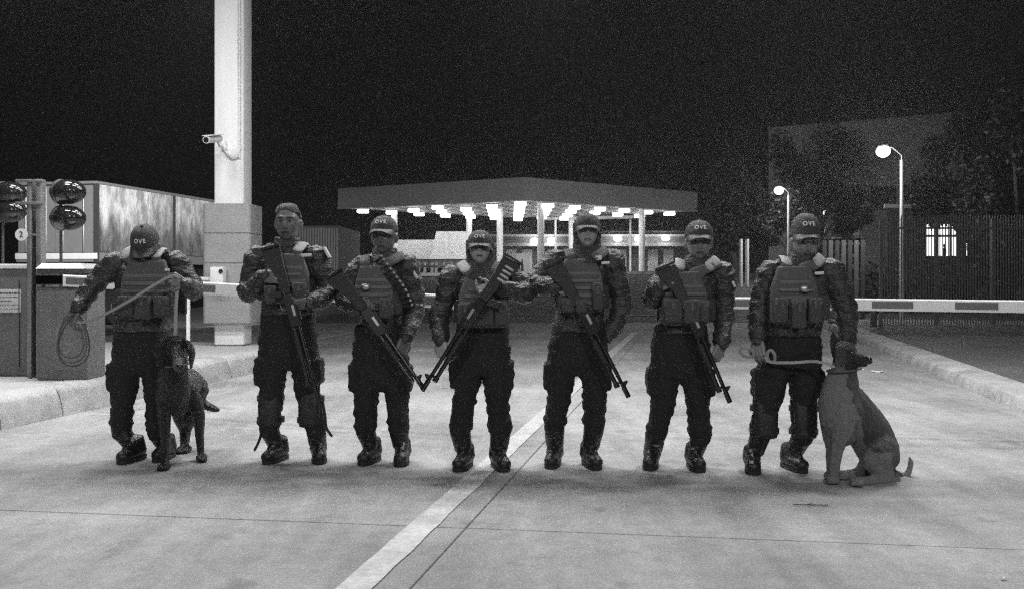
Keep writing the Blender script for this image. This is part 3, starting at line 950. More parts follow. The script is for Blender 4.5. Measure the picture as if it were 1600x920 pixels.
slamp('small distant lamp glowing to the right of the tall cap', 1289, 336, 1287, 332, 62, M_slamp, 40, r=.04, hr=.16)

# ------------------------------------------------------------------ trees
def tree(name, label, px, Y, pyt, pyb, wpx, seed, n=6500, leaf=.12):
    r_ = random.Random(seed)
    g_ = hgt(Y) - .05
    base = W(px, 0, Y); base.z = g_
    zt, zb = W(px, pyt, Y).z, W(px, pyb, Y).z
    R_ = wpx / 2 / F * Y
    o = thing(name, label, 'tree', base, 'trees on the right')
    cz, rz = (zt + zb) / 2, (zt - zb) / 2
    b = MB()
    fork = base + Vector((r_.uniform(-.2, .2), 0, (zb - g_) * .75 + .3))
    b.tube([base, base.lerp(fork, .5) + Vector((r_.uniform(-.1, .1), 0, 0)), fork], [.24, .19, .16], 10)
    cl = []
    for k in range(11):
        a = r_.uniform(0, 6.28); e = r_.uniform(.25, .85); h = r_.uniform(-.75, .8)
        c = Vector((base.x + R_ * e * math.cos(a), Y + R_ * e * math.sin(a), cz + rz * h))
        cl.append((c, r_.uniform(.30, .52)))
        b.tube([fork, fork.lerp(c, .55) + Vector((0, 0, .25)), c], [.10, .06, .02], 6)
    b.build('trunk', M_bark, o)
    b = MB()
    for k in range(n):
        c, q = cl[r_.randrange(len(cl))]
        d = Vector((r_.gauss(0, 1), r_.gauss(0, 1), r_.gauss(0, .8))).normalized() * (r_.random() ** .45)
        p = c + Vector((d.x * R_ * q, d.y * R_ * q, d.z * rz * q * 1.1))
        u = Vector((r_.gauss(0, 1), r_.gauss(0, 1), r_.gauss(0, .6))).normalized() * leaf * r_.uniform(.6, 1.2)
        v = u.cross(Vector((r_.gauss(0, 1), r_.gauss(0, 1), r_.gauss(0, 1)))).normalized() * leaf * .45
        b.add([p - u, p - v, p + u, p + v], [(0, 1, 2, 3)])
    b.build('crown', M_leaf, o, smooth=False)
    return o
tree('leafy_tree', 'dark bushy tree rising left of the pair of white posts', 1150, 50, 262, 392, 125, 1)
tree('leafy_tree', 'dark tree behind the shorter street lamp, crown lit at its edge', 1225, 47, 300, 385, 90, 2)
tree('leafy_tree', 'tall dark tree in front of the warehouse, left of the tall street lamp', 1283, 56, 195, 372, 150, 3, n=8000)
tree('leafy_tree', 'dark tree with spots of light above the gatehouse roof', 1325, 40, 318, 372, 70, 4, n=3000, leaf=.09)
tree('leafy_tree', 'tall dark tree beside the lit window, right of the tall street lamp', 1500, 37, 182, 352, 150, 5, n=9000)
tree('leafy_tree', 'dense dark tree at the right edge of the picture', 1590, 31, 150, 440, 170, 6, n=9000)

# ------------------------------------------------------------------ the lane canopy overhead (above the picture) that lights the place
lc = thing('lane_canopy', 'flat lane canopy overhead carried by the pale concrete column', 'canopy', (0, 5, 6.5))
b = MB(); b.box((-10, -6, 6.55), (10, 15.2, 7.1)); b.build('roof', M_soff, lc, smooth=False)
# front columns of the same canopy, behind the camera
for x_ in (-4.1, 5.5):
    b = MB(); b.rbox((x_, -5, 3.3), (.54, .54, 6.6), .03); b.build('rear_column', M_colm, lc)
def lum(x, y, m_, wd=1.45, dp=.42, tilt=0):
    o = thing('ceiling_luminaire', 'long white luminaire under the lane canopy overhead', 'lamp', (x, y, 6.55), 'luminaires under the lane canopy')
    b = MB(); b.rbox((x, y, 6.52), (wd + .08, dp + .08, .08), .01); b.build('lamp_housing', M_wpl, o)
    b = MB(); b.add([(x - wd / 2, y - dp / 2, 6.475), (x - wd / 2, y + dp / 2, 6.475), (x + wd / 2, y + dp / 2, 6.475), (x + wd / 2, y - dp / 2, 6.475)], [(0, 1, 2, 3)])
    dq = b.build('diffuser', m_, o, smooth=False)
    if dq.data.polygons[0].normal.z > 0: dq.data.flip_normals()
for k_, x_ in enumerate((-5.6, -3.2, -.8, 1.6, 4.0)):
    lum(x_, 8.4, M_lumg if k_ in (1, 3) else M_lum)
    lum(x_, 10.3, M_lumg if k_ == 2 else M_lum)
for x_ in (-4.4, -1.4, 1.6, 4.6):
    lum(x_, 3.2, M_lumf)
# unseen flood lamp added at the canopy's back corner to brighten the trailer
fl = thing('added_floodlight', 'added unseen flood lamp on the lane canopy turned towards the parked trailer', 'lamp', (-4.6, 15.3, 6.6))
b = MB(); b.rbox((-4.6, 15.35, 6.6), (.4, .22, .3), .02); b.build('housing', M_cabd, fl)
b = MB(); b.rbox((-4.75, 15.49, 6.56), (.3, .05, .22), .01, R=Matrix.Rotation(.3, 3, 'Z')); b.build('glass', M_clamp, fl)
ld = bpy.data.lights.new('added_flood_beam', 'SPOT'); ld.energy = 11500; ld.spot_size = math.radians(42); ld.spot_blend = .5; ld.shadow_soft_size = .12
lo_ = bpy.data.objects.new('added_flood_beam', ld); COL.objects.link(lo_); lo_.parent = fl
lo_.location = Vector((-4.8, 15.62, 6.5)) - Vector(fl.location)
lo_.rotation_euler = (Vector((-10.3, 29, 3.3)) - Vector((-4.8, 15.62, 6.5))).to_track_quat('-Z', 'Y').to_euler()

# two unseen flood lamps added behind the camera to brighten guards and barrier arms
for x_ in (-3.0, 3.6):
    fl = thing('added_floodlight', ('left' if x_ < 0 else 'right') + ' floodlight under the lane canopy\'s front edge, turned down the lane', 'lamp', (x_, -5.6, 6.5), 'added flood lamps at the canopy front')
    b = MB(); b.rbox((x_, -5.75, 6.36), (.5, .2, .34), .02); b.build('housing', M_cabd, fl)
    b = MB(); b.rbox((x_, -5.63, 6.34), (.42, .03, .26), .01); b.build('glass', M_lumf, fl)
    ld = bpy.data.lights.new('added_flood_beam', 'SPOT'); ld.energy = 1350; ld.spot_size = math.radians(95); ld.spot_blend = .6; ld.shadow_soft_size = .18
    lo_ = bpy.data.objects.new('added_flood_beam', ld); COL.objects.link(lo_); lo_.parent = fl
    lo_.location = Vector((x_, -5.55, 6.32)) - Vector(fl.location)
    lo_.rotation_euler = (Vector((x_ * .2, 9, 1.6)) - Vector((x_, -5.55, 6.32))).to_track_quat('-Z', 'Y').to_euler()

fl = thing('added_floodlight', 'floodlight on the lane canopy\'s back edge, turned on the far canopy', 'lamp', (.6, 15.3, 6.6))
b = MB(); b.rbox((.6, 15.35, 6.6), (.4, .22, .3), .02); b.build('housing', M_cabd, fl)
b = MB(); b.rbox((.6, 15.48, 6.56), (.34, .03, .24), .01); b.build('glass', M_lumf, fl)
ld = bpy.data.lights.new('added_flood_beam', 'SPOT'); ld.energy = 11000; ld.spot_size = math.radians(36); ld.spot_blend = .5; ld.shadow_soft_size = .15  # lamp added out of view to lift the far canopy's fascia
lo_ = bpy.data.objects.new('added_flood_beam', ld); COL.objects.link(lo_); lo_.parent = fl
lo_.location = Vector((.6, 15.6, 6.55)) - Vector(fl.location)
lo_.rotation_euler = (Vector((.6, 64, 7.6)) - Vector((.6, 15.6, 6.55))).to_track_quat('-Z', 'Y').to_euler()

fl = thing('added_floodlight', 'floodlight on the lane canopy\'s back edge, turned on the warehouse', 'lamp', (3.6, 15.3, 6.6))
b = MB(); b.rbox((3.6, 15.35, 6.6), (.4, .22, .3), .02); b.build('housing', M_cabd, fl)
b = MB(); b.rbox((3.6, 15.48, 6.56), (.34, .03, .24), .01); b.build('glass', M_lumf, fl)
ld = bpy.data.lights.new('added_flood_beam', 'SPOT'); ld.energy = 5000; ld.spot_size = math.radians(26); ld.spot_blend = .5; ld.shadow_soft_size = .15  # another added, unseen lamp that brightens the warehouse wall
lo_ = bpy.data.objects.new('added_flood_beam', ld); COL.objects.link(lo_); lo_.parent = fl
lo_.location = Vector((3.6, 15.6, 6.55)) - Vector(fl.location)
lo_.rotation_euler = (Vector((28, 75, 13)) - Vector((3.6, 15.6, 6.55))).to_track_quat('-Z', 'Y').to_euler()

# ------------------------------------------------------------------ people
M_skin = {k: mat('skin_%s' % k, v, .38, var=.08, scale=30, spec=.5) for k, v in (('deep', .12), ('brown', .19), ('tan', .31))}
M_lips = {k: mat('lip_%s' % k, v, .4) for k, v in (('deep', .060), ('brown', .09), ('tan', .15))}
M_mouth = mat('mouth_line', .012, .6)
M_brow = mat('brow', .015, .8)
M_eye = mat('eye_white', .2, .2)
M_iris = mat('iris', .01, .15)
M_hair = mat('hair', .02, .6, bump=.8, bscale=300)
M_jack = mat('jacket_cloth', .02, .5, var=.3, scale=40, bump=.7, bscale=30, spec=.6, stretch=(1, 1, 2.2))
M_trou = mat('trouser_cloth', .0065, .8, var=.3, scale=40, bump=.5, bscale=220)
M_boot = mat('boot_leather', .008, .48, bump=.12, bscale=60, spec=.5)
M_sole = mat('boot_sole', .012, .75)
M_vest = mat('vest_cordura', .10, .8, var=.22, scale=60, bump=.6, bscale=350)
M_web = mat('vest_webbing', .115, .75, var=.2, scale=90)
M_pouch = mat('pouch_cordura', .055, .8, var=.25, scale=60, bump=.6, bscale=350)
M_patch = mat('name_patch', .30, .7, var=.55, scale=75, stretch=(1, 1, .5))
M_strap = mat('pale_strap', .36, .75, var=.25, scale=70, bump=.4, bscale=250)
M_tape = mat('name_tape', .55, .6, var=.35, scale=120, stretch=(1, 1, .3))
M_cap = mat('cap_cloth', .035, .75, var=.25, scale=50, bump=.4, bscale=250)
M_visor = mat('cap_visor', .019, .55)
M_print_w = mat('white_thread', .75, .6)
M_gun = mat('gun_metal', .05, .30, metal=.9)
M_gunp = mat('gun_polymer', .010, .5, spec=.4, bump=.3, bscale=200)
M_brass = mat('cartridge', .35, .35, metal=.3)
M_leash = mat('leash_web', .28, .75, var=.3, scale=90)
M_leashd = mat('leash_dark', .10, .75, var=.3, scale=90)
M_pad = mat('guard_shell', .012, .6)
M_gait = mat('gaiter_knit', .018, .9, bump=.5, bscale=300)

def nz(p, fx, fy, fz):
    return noise.noise(Vector((p.x * fx, p.y * fy, p.z * fz)))
def wrinkle(amp, seed, fx=7, fz=17):
    o_ = Vector((seed * 3.7, seed * 1.3, seed * 2.1))
    def fn(p):
        q = p + o_
        a = nz(q, fx, fx, fz)
        r = 1 - abs(nz(q + Vector((5, 2, 1)), fx * 1.3, fx, fz * .8)) * 2
        return amp * (a * .8 + (r * r * .9 - .35 if r > 0 else -.35)) + amp * .45 * nz(q, 26, 26, 48)
    return fn

def foldrad(rads, rnd, amp):
    return [r + rnd.uniform(-amp, amp) for r in rads]

def path(pts, n):
    """points spread evenly through a polyline, corners rounded"""
    pts = [Vector(p) for p in pts]
    out = []
    P = [pts[0]] + pts + [pts[-1]]
    for k in range(1, len(P) - 2):
        for i in range(n):
            t = i / n
            a, b, c, d = P[k - 1], P[k], P[k + 1], P[k + 2]
            cat = .5 * ((2 * b) + (c - a) * t + (2 * a - 5 * b + 4 * c - d) * t * t + (3 * b - a - 3 * c + d) * t ** 3)
            out.append(cat)
    out.append(pts[-1])
    return out
def lerps(v, n):
    out = []
    for k in range(len(v) - 1):
        for i in range(n):
            out.append(v[k] + (v[k + 1] - v[k]) * i / n)
    out.append(v[-1])
    return out

def head_mesh(mb, c, R, s, seed):
    """a sculpted head: skull, jaw, brow, sockets, nose, lips, chin, ears"""
    nu, nv = 56, 40
    def g(x, z, x0, z0, sx, sz): return math.exp(-((x - x0) / sx) ** 2 - ((z - z0) / sz) ** 2)
    rings = []
    for k in range(1, nv):
        ph = math.pi * k / nv - math.pi / 2
        ring = []
        for i in range(nu):
            t = 2 * math.pi * i / nu
            d = Vector((math.cos(ph) * math.cos(t), math.cos(ph) * math.sin(t), math.sin(ph)))
            x, y, z = d.x * .077, d.y * .098, d.z * .118
            if d.z < 0:
                k_ = (-d.z) ** 1.4
                x *= 1 - .20 * k_
                if d.y > 0: y *= 1 - .45 * k_
            if d.y < 0:
                fr = smooth01(0, .6, -d.y)
                y *= 1 - .05 * fr
                e = 0.0
                e += .026 * g(x, z, 0, -.012, .0105, .026) + .016 * g(x, z, 0, -.030, .016, .011)
                e += .004 * (g(x, z, .014, -.034, .008, .008) + g(x, z, -.014, -.034, .008, .008))
                e += .010 * g(x, z, 0, .030, .055, .011)
                e -= .011 * (g(x, z, .031, .010, .016, .013) + g(x, z, -.031, .010, .016, .013))
                e += .005 * (g(x, z, .045, -.018, .018, .018) + g(x, z, -.045, -.018, .018, .018))
                e += .007 * (g(x, z, 0, -.056, .022, .006) + 1.1 * g(x, z, 0, -.070, .020, .007)) - .004 * g(x, z, 0, -.063, .024, .003)
                e += .009 * g(x, z, 0, -.098, .02, .016)
                y -= e * fr
            ring.append(Vector(c) + R @ (Vector((x, y, z)) * s))
        rings.append(ring)
    mb.rings(rings)
    for e in (-1, 1):
        mb.ell(Vector(c) + R @ (Vector((e * .079, .012, -.008)) * s), (.011 * s, .020 * s, .032 * s), R @ Matrix.Rotation(e * -.35, 3, 'Z'), 12, 8)

def hand(mb, wrist, tip, pn, side, curl=(.9, 1.1, .8), spread=.10, s=1.0, thumb=.7):
    """palm, four fingers of unequal length bent at three joints, thumb from the palm's side"""
    d = (Vector(tip) - Vector(wrist)).normalized()
    n = Vector(pn); n = (n - d * n.dot(d)).normalized()
    a = d.cross(n) * side          # towards the thumb
    L_ = .095 * s
    w0 = Vector(wrist)
    for k in (-1, -.33, .33, 1):
        mb.tube([w0 + a * k * .016 * s, w0 + d * L_ * .55 + a * k * .028 * s, w0 + d * L_ + a * k * .031 * s], [.019 * s, .0175 * s, .0135 * s], 8)
    lens = (.066, .080, .085, .076)
    for k in range(4):
        e = (-1.5 + k) / 1.5
        p = w0 + d * L_ * (.97 + (.03 if k in (1, 2) else 0)) + a * e * .033 * s
        fd = (d + a * e * spread).normalized()
        l = lens[k] * s
        q = [p]; cur = fd
        for j, f in enumerate((.44, .31, .25)):
            ang = curl[j] * (1.0 + .10 * e)
            cur = (cur * math.cos(ang) + n * math.sin(ang)).normalized()
            p = p + cur * l * f
            q.append(p)
        mb.tube(q, [.0098 * s, .0092 * s, .0085 * s, .0072 * s], 8)
    p = w0 + d * L_ * .28 + a * .036 * s
    t1 = (d * .6 + a * .75 + n * .35).normalized(); t2 = (d * .85 + n * .6 + a * .1 * (1 - thumb)).normalized()
    mb.tube([p, p + t1 * .036 * s, p + t1 * .036 * s + t2 * .032 * s, p + t1 * .036 * s + t2 * .030 * s + (t2 + n * thumb).normalized() * .024 * s], [.014 * s, .0115 * s, .0105 * s, .008 * s], 8)

def cap(par, c, R, s, word=None, high=.135, visor=True, vlen=.078, mat_c=None):
    """baseball cap: panelled dome, button, curved visor, white letters"""
    mc = mat_c or M_cap
    zr = .038
    def P_(v): return Vector(c) + R @ (Vector(v) * s)
    def rad(z):
        t = math.asin(min(1, max(0, (z - zr) / (high - zr))))
        return max(.02, math.cos(t) ** .8)
    b = MB(); rings = []
    for k in range(12):
        t = k / 12 * math.pi / 2
        z = zr + (high - zr) * math.sin(t); q = max(.03, math.cos(t) ** .8)
        seam = [(1 - .012 * math.exp(-((i % 6) / .6) ** 2) - .012 * math.exp(-((6 - i % 6) / .6) ** 2)) for i in range(36)]
        rings.append([P_((.087 * q * seam[i] * math.cos(2 * math.pi * i / 36), .005 + .106 * q * seam[i] * math.sin(2 * math.pi * i / 36), z - .012 * math.sin(2 * math.pi * i / 36) * (1 - k / 12))) for i in range(36)])
    b.rings(rings)
    o = b.build('cap', mc, par)
    b = MB(); b.ell(P_((0, .005, high + .002)), (.010 * s, .010 * s, .006 * s), nu=10, nv=6); b.build('button', mc, o)
    if visor:
        b = MB(); top = []; nU, nV = 18, 6
        def vp(u, v, dz):
            a = u * 1.15
            r0x, r0y = .085, .100
            ext = vlen * (math.cos(u * 1.45) ** .7 if abs(u) < 1 else .12)
            x = math.sin(a) * (r0x + .006 * v); y = -math.cos(a) * r0y - ext * v
            z = zr + .010 - .030 * (x / .085) ** 2 * (.35 + .65 * v) - .018 * v + dz
            return P_((x, y, z))
        rings = []
        for i in range(nU + 1):
            u = -1 + 2 * i / nU
            rings.append([vp(u, v / nV, .003) for v in range(nV + 1)] + [vp(u, v / nV, -.003) for v in range(nV, -1, -1)])
        b.rings(rings); b.build('visor', M_visor, o)
    if word:
        zc = zr + (high - zr) * .48
        def fn(u, v, d_):
            z = zc + v * .9
            q = rad(z) * 1.01 + .032 + d_ * 4
            fr_ = 1 - math.asin(min(1, max(0, (z - zr) / (high - zr)))) / (math.pi / 2)
            a = u / .095
            return P_((.087 * q * math.sin(a), .005 - .106 * q * math.cos(a), z + .012 * math.cos(a) * fr_))
        lettering('lettering', word, .039, fn, M_print_w, o)
    return o

def boot(par, ankle, toe, shaft_top, rs=.062, seed=0):
    """lace-up boot: shaft, vamp, toe cap, sole, laces"""
    an, to = Vector(ankle), Vector(toe)
    d = Vector((to.x - an.x, to.y - an.y, 0)).normalized()
    sd = Vector((d.y, -d.x, 0))
    L_ = .275
    heel = an - d * .075; heel.z = 0
    b = MB()
    z0 = Vector((0, 0, .10))
    st = Vector(shaft_top)
    mid = an.lerp(st, .5)
    b.tube([Vector((an.x, an.y, .075)), Vector((an.x, an.y, .13)), mid, st + Vector((0, 0, .05))], [rs * 1.0, rs * .93, rs * 1.02, rs * 1.14], 18)
    p = [heel + d * .05 + Vector((0, 0, .066)), heel + d * .11 + Vector((0, 0, .07)), heel + d * .17 + Vector((0, 0, .058)), heel + d * .235 + Vector((0, 0, .048))]
    b.tube(p, [.052, .055, .053, .050], 16, flat=.95, side=(0, 0, 1))
    b.ell(heel + d * .19 + Vector((0, 0, .10)), (.03, .05, .03), Matrix.Rotation(math.atan2(d.y, d.x) - math.pi / 2, 3, 'Z'))
    b.ell(heel + d * .13 + Vector((0, 0, .115)), (.045, .07, .045), Matrix.Rotation(math.atan2(d.y, d.x) - math.pi / 2, 3, 'Z'))
    b.ell(heel + d * .242 + Vector((0, 0, .05)), (.05, .05, .042), Matrix.Rotation(math.atan2(d.y, d.x) - math.pi / 2, 3, 'Z'))
    o = b.remesh('boot', M_boot, par, .0075, 3, disp=wrinkle(.0016, seed, 14, 20))
    b = MB()
    out = []
    for k in range(28):
        t = 2 * math.pi * k / 28
        u = math.cos(t); v = math.sin(t)
        x = L_ / 2 + (L_ / 2 + .012) * math.copysign(abs(u) ** .8, u)
        wdt = (.047 + .010 * smooth01(.1, .22, x)) * math.copysign(abs(v) ** .75, v)
        out.append(heel + d * x + sd * wdt)
    b.rings([[q + Vector((0, 0, .004)) for q in out], [q + Vector((0, 0, .03)) for q in out]])
    b.build('sole', M_sole, o)
    b = MB()
    for k in range(5):
        t = k / 5
        c = (heel + d * (.160 - .038 * min(1, t * 2.2)) + Vector((0, 0, .115 + .10 * t)))
        ax_ = an.lerp(st, max(0, min(1, (c.z - .10) / (st.z - .10)))); c = c + Vector((ax_.x - an.x, ax_.y - an.y, 0))
        b.tube([c - sd * .028, c + d * .012, c + sd * .028], [.0035] * 3, 6)
    b.build('laces', M_sole, o)
    return o

def face_mats(c, R, s):
    Ri = R.inverted()
    def fn(p):
        q = Ri @ (p - c) / s
        if q.length > .15: return 0
        if q.y < -.06:
            if abs(q.x) < .024 and -.0665 < q.z < -.0605: return 3
            if abs(q.x) < .021 and -.075 < q.z < -.053: return 1
            if .014 < abs(q.x) < .046 and .024 < q.z < .034 - .1 * abs(abs(q.x) - .03): return 2
        return 0
    return fn

def person(S):
    Yb = S['Y']; rnd = random.Random(S['seed']); sc = S.get('bulk', 1.0)
    def P(t): return W(t[0], t[1], Yb + (t[2] if len(t) > 2 else 0))
    feet = [G(.55 * f[0] + .45 * S['blouse'][i_][0], f[1]) for i_, f in enumerate(S['toe'])]
    ctr = (feet[0] + feet[1]) / 2
    root = thing('person', S['label'], 'person', (ctr.x, Yb, 0), 'uniformed guards in a row')
    sh = [P(q) for q in S['sh']]; el = [P(q) for q in S['el']]; wr = [P(q) for q in S['wr']]
    hp = [P(q) for q in S['hip']]; kn = [P(q) for q in S['kn']]; bl = [P(q) for q in S['blouse']]
    nk = P(S['neck'])
    hy0, hy1, hx = S['top'], S['chin'], S['hx']
    s = S.get('hs', 1.06)
    R = Matrix.Rotation(S.get('yaw', 0), 3, 'Z') @ Matrix.Rotation(S.get('roll', 0), 3, 'Y') @ Matrix.Rotation(S.get('pitch', 0), 3, 'X')
    hc = W(hx, S['hy'], Yb + S.get('hdy', -.03))
    skin = M_skin[S['skin']]
    ank = []
    for i in (0, 1):
        f = feet[i]; d = Vector((S['foot'][i] * .5, -1, 0)).normalized()
        a = f - d * .235
        ank.append(Vector((a.x, a.y, .09)))
    # --- the body, one skin from head to feet
    b = MB()
    head_mesh(b, hc, R, s, S['seed'])
    b.tube([nk + Vector((0, .02, -.06)), nk + Vector((0, .015, .02)), hc + R @ Vector((0, .02, -.07))], [.068, .062, .058], 18)
    msh = (sh[0] + sh[1]) / 2; mhp = (hp[0] + hp[1]) / 2
    b.tube([nk + Vector((0, 0, -.1)), msh + Vector((0, 0, -.1)), mhp], [.09, .12, .11], 16)
    hd = S['hands']
    for i in (0, 1):
        b.tube([nk + Vector((0, 0, -.07)), sh[i], el[i], wr[i]], [.06, .05, .042, .030], 12)
        b.tube([mhp, hp[i], kn[i], bl[i], ank[i]], [.1, .075, .055, .045, .04], 12)
        fd = Vector((S['foot'][i] * .5, -1, 0)).normalized()
        b.tube([ank[i], ank[i] + fd * .12 - Vector((0, 0, .05))], [.035, .03], 8)
        h = hd[i]
        if h:
            tip = P(h['tip'])
            hand(b, wr[i], tip, h.get('pn', (0, 1, 0)), h.get('side', 1), h.get('curl', (.9, 1.1, .8)), s=1.08, thumb=h.get('thumb', .7))
    b.remesh('body', [skin, M_lips[S['skin']], M_brow, M_mouth], root, .0042, 1, matfn=face_mats(hc, R, s))
    body = root.children[-1] if root.children else None
    for e in (-1, 1):
        m_ = MB(); c = hc + R @ (Vector((e * .031, -.0715, .010)) * s)
        m_.ell(c, (.0125 * s,) * 3, R, 14, 10)
        m_.cur = 1
        m_.ell(c + R @ (Vector((0, -.0075, 0)) * s), (.0078 * s,) * 3, R, 10, 8)
        m_.build('eye', [M_eye, M_iris], root)
    # --- jacket
    j = MB()
    hem = W(0, S['hem'], Yb).z
    zs = msh.z
    hwid = abs(sh[1].x - sh[0].x) / 2
    top, bot = Vector((msh.x, Yb, zs + .02)), Vector((mhp.x, Yb, hem))
    cs, rx, ry = [], [], []
    for t, a, d in ((0, .62, .105), (.12, .86, .135), (.3, .90, .150), (.5, .86, .150), (.7, .82, .145), (.86, .84, .148), (.97, .87, .15), (1.0, .84, .145)):
        cs.append(top.lerp(bot, t)); rx.append((hwid * a + .0) * sc + rnd.uniform(-.004, .004)); ry.append(d * sc)
    j.loft(cs, rx, ry, 28, .85)
    for i in (0, 1):
        j.tube([nk + Vector((0, .02, -.035)), nk.lerp(sh[i], .55) + Vector((0, .01, -.002)), sh[i] + Vector((0, 0, -.012))], [.068, .064, .074], 14)
        pt = path([sh[i], el[i], wr[i]], 7)
        rr = lerps([.084 * sc, .072 * sc, .057 * sc], 7)
        rr = [q * (1 + .05 * math.sin(k * 2.3 + i)) + rnd.uniform(-.005, .006) for k, q in enumerate(rr)]
        rr[-1] = .052; rr[-2] = max(rr[-2], .060)
        j.tube(pt, rr, 16)
    j.tube([nk + Vector((0, .02, -.05)), nk + Vector((0, .015, .035))], [.095, .082], 20, round_=False)
    j.remesh('jacket', M_jack, root, .009, 2, disp=wrinkle(.0095, S['seed'], 9, 21))
    jk = [c for c in root.children if c.name.startswith('jacket')][0]
    # collar ring, cuffs
    m_ = MB(); zc = nk + Vector((0, .012, .03))
    r0 = []
    for k in range(5):
        z_, r_ = ((-.02, .093), (.02, .088), (.034, .083), (.02, .074), (-.02, .07))[k]
        r0.append([zc + Vector((r_ * math.cos(t) , r_ * .98 * math.sin(t), z_ - .02 * (1 if math.sin(t) < -.8 else 0))) for t in [2 * math.pi * i / 24 for i in range(24)]])
    m_.rings(r0, caps=False); m_.build('collar', M_jack, jk)
    for i in (0, 1):
        d = (wr[i] - el[i]).normalized()
        m_ = MB(); m_.tube([wr[i] - d * .045, wr[i] - d * .02, wr[i] + d * .006], [.058, .060, .052], 16, round_=False); m_.build('cuff', M_jack, jk)
    # --- trousers
    t_ = MB()
    wz = hem + .06
    cr = W(0, S['crotch'], Yb).z
    ww = abs(hp[1].x - hp[0].x) / 2 + .105 * sc
    t_.loft([Vector((mhp.x, Yb, wz)), Vector((mhp.x, Yb, (wz + hp[0].z) / 2)), Vector((mhp.x, Yb, hp[0].z)), Vector((mhp.x, Yb, cr + .06)), Vector((mhp.x, Yb, cr + .01))],
            [ww * .88, ww * .93, ww * .98, ww * .80, ww * .45], [.125, .13, .135, .11, .08], 24, .8)
    for i in (0, 1):
        be = bl[i] + Vector((0, 0, .045)); pt = path([hp[i], hp[i].lerp(kn[i], .5), kn[i], kn[i].lerp(be, .5), be], 5)
        rr = lerps([.106, .102, .084, .076, .074], 5)
        rr = [(q * sc) * (1 + .035 * math.sin(k * 1.9 + i * 2)) + rnd.uniform(-.005, .006) + (.006 if k in (18, 17) else 0) for k, q in enumerate(rr)]
        rr[-1] = .070 * sc
        t_.tube(pt, rr, 18)
        # cargo pocket on the outer thigh
        c = hp[i].lerp(kn[i], .62) + Vector(((-1 if i == 0 else 1) * .095 * sc, 0, 0))
        t_.rbox(c, (.05, .15, .19), .02, n=(1, 2, 2))
    t_.remesh('trousers', M_trou, root, .0095, 2, disp=wrinkle(.0085, S['seed'] + 9, 9, 20))
    # --- boots
    for i in (0, 1):
        boot(root, ank[i], feet[i], Vector((bl[i].x, bl[i].y, bl[i].z)), seed=S['seed'] + i)
    # --- plate carrier
    vx0, vy0, vx1, vy1 = S['vest']
    fyv = Yb - .150 * sc - .030
    va, vb = W(vx0, vy1, fyv), W(vx1, vy0, fyv)
    vc = (va + vb) / 2; vw, vh = vb.x - va.x, vb.z - va.z
    def bend(p, top_taper=True):
        x, y, z = p
        z_ = z + 0
        v = (z_ / vh) + .5
        if top_taper: x = x * (1 - .28 * smooth01(.55, 1.0, v))
        return (x, y + 1.15 * x * x + .03 * max(0, v - .5), z)
    v_ = MB()
    v_.rbox(vc, (vw, .05, vh), .022, n=(8, 1, 8), fn=bend)
    vest = v_.build('vest', M_vest, root)
    v_ = MB()   # cummerbund round the sides
    zz0, zz1 = va.z + .02, va.z + vh * .5
    rxx, ryy = hwid * .90 * sc + .012, .150 * sc + .018
    rings = []
    for z_, e in ((zz0, -.012), (zz0 + .012, 0), ((zz0 + zz1) / 2, .004), (zz1 - .012, 0), (zz1, -.012)):
        rings.append([Vector((mhp.x * .5 + msh.x * .5 + (rxx + e) * math.copysign(abs(math.cos(t)) ** .85, math.cos(t)), Yb + (ryy + e) * math.copysign(abs(math.sin(t)) ** .85, math.sin(t)), z_)) for t in [2 * math.pi * i / 32 for i in range(32)]])
    v_.rings(rings); v_.build('cummerbund', M_pouch, vest)
    v_ = MB(); v_.rbox(vc + Vector((0, .30 * sc + .06, 0)), (vw * .95, .05, vh), .022, n=(6, 1, 6), fn=lambda p: (p[0], p[1] - .6 * p[0] ** 2, p[2])); v_.build('back_panel', M_vest, vest)
    def on(u, v, out=.03):     # a point on the vest face
        p = bend((u * vw, 0, v * vh))
        return vc + Vector((p[0], p[1] - out, p[2]))
    # name patch, webbing rows
    v_ = MB(); v_.rbox(vc + Vector((0, -.028, vh * .37)), (vw * .74, .010, vh * .13), .003, n=(8, 1, 1), fn=lambda p: (p[0] * .8, p[1] + 1.15 * (p[0] * .8) ** 2 + .025, p[2])); v_.build('name_patch', M_patch, vest)
    for k in range(S.get('rows', 4)):
        zz = vh * (.22 - .135 * k)
        v_ = MB()
        tw = vw * (.93 - .10 * max(0, 1 - k)) * rnd.uniform(.72, 1)
        v_.rbox(vc + Vector((0, -.028, zz)), (tw, .010, vh * .065), .004, n=(10, 1, 1), fn=lambda p: (p[0], p[1] + 1.15 * p[0] ** 2 + (.012 if k == 0 else .0) - .0025 * abs(math.sin(p[0] * 70)), p[2]))
        v_.build('webbing', M_web, vest)
    if S.get('buckle'):
        q = P(S['buckle']); q.y = fyv - .05
        v_ = MB(); v_.ell(q, (.032, .016, .024), nu=16, nv=8); v_.build('buckle', M_steel, vest)
    for (u, v, w_, h_, mt_) in S.get('pouches', ((-.32, -.30, .27, .36, 0), (0, -.33, .27, .40, 0), (.32, -.30, .27, .36, 0))):
        q = on(u, v, .055)
        v_ = MB(); v_.rbox(q, (w_ * vw, .06, h_ * vh), .016, n=(2, 2, 3), fn=lambda p: (p[0], p[1] - .012 * math.cos(p[2] * 8), p[2])); pc = v_.build('pouch', M_pouch, vest)
        v_ = MB(); v_.rbox(q + Vector((0, -.026, h_ * vh * .34)), (w_ * vw * 1.04, .028, h_ * vh * .34), .010, n=(2, 1, 2)); v_.build('flap', M_vest, pc)
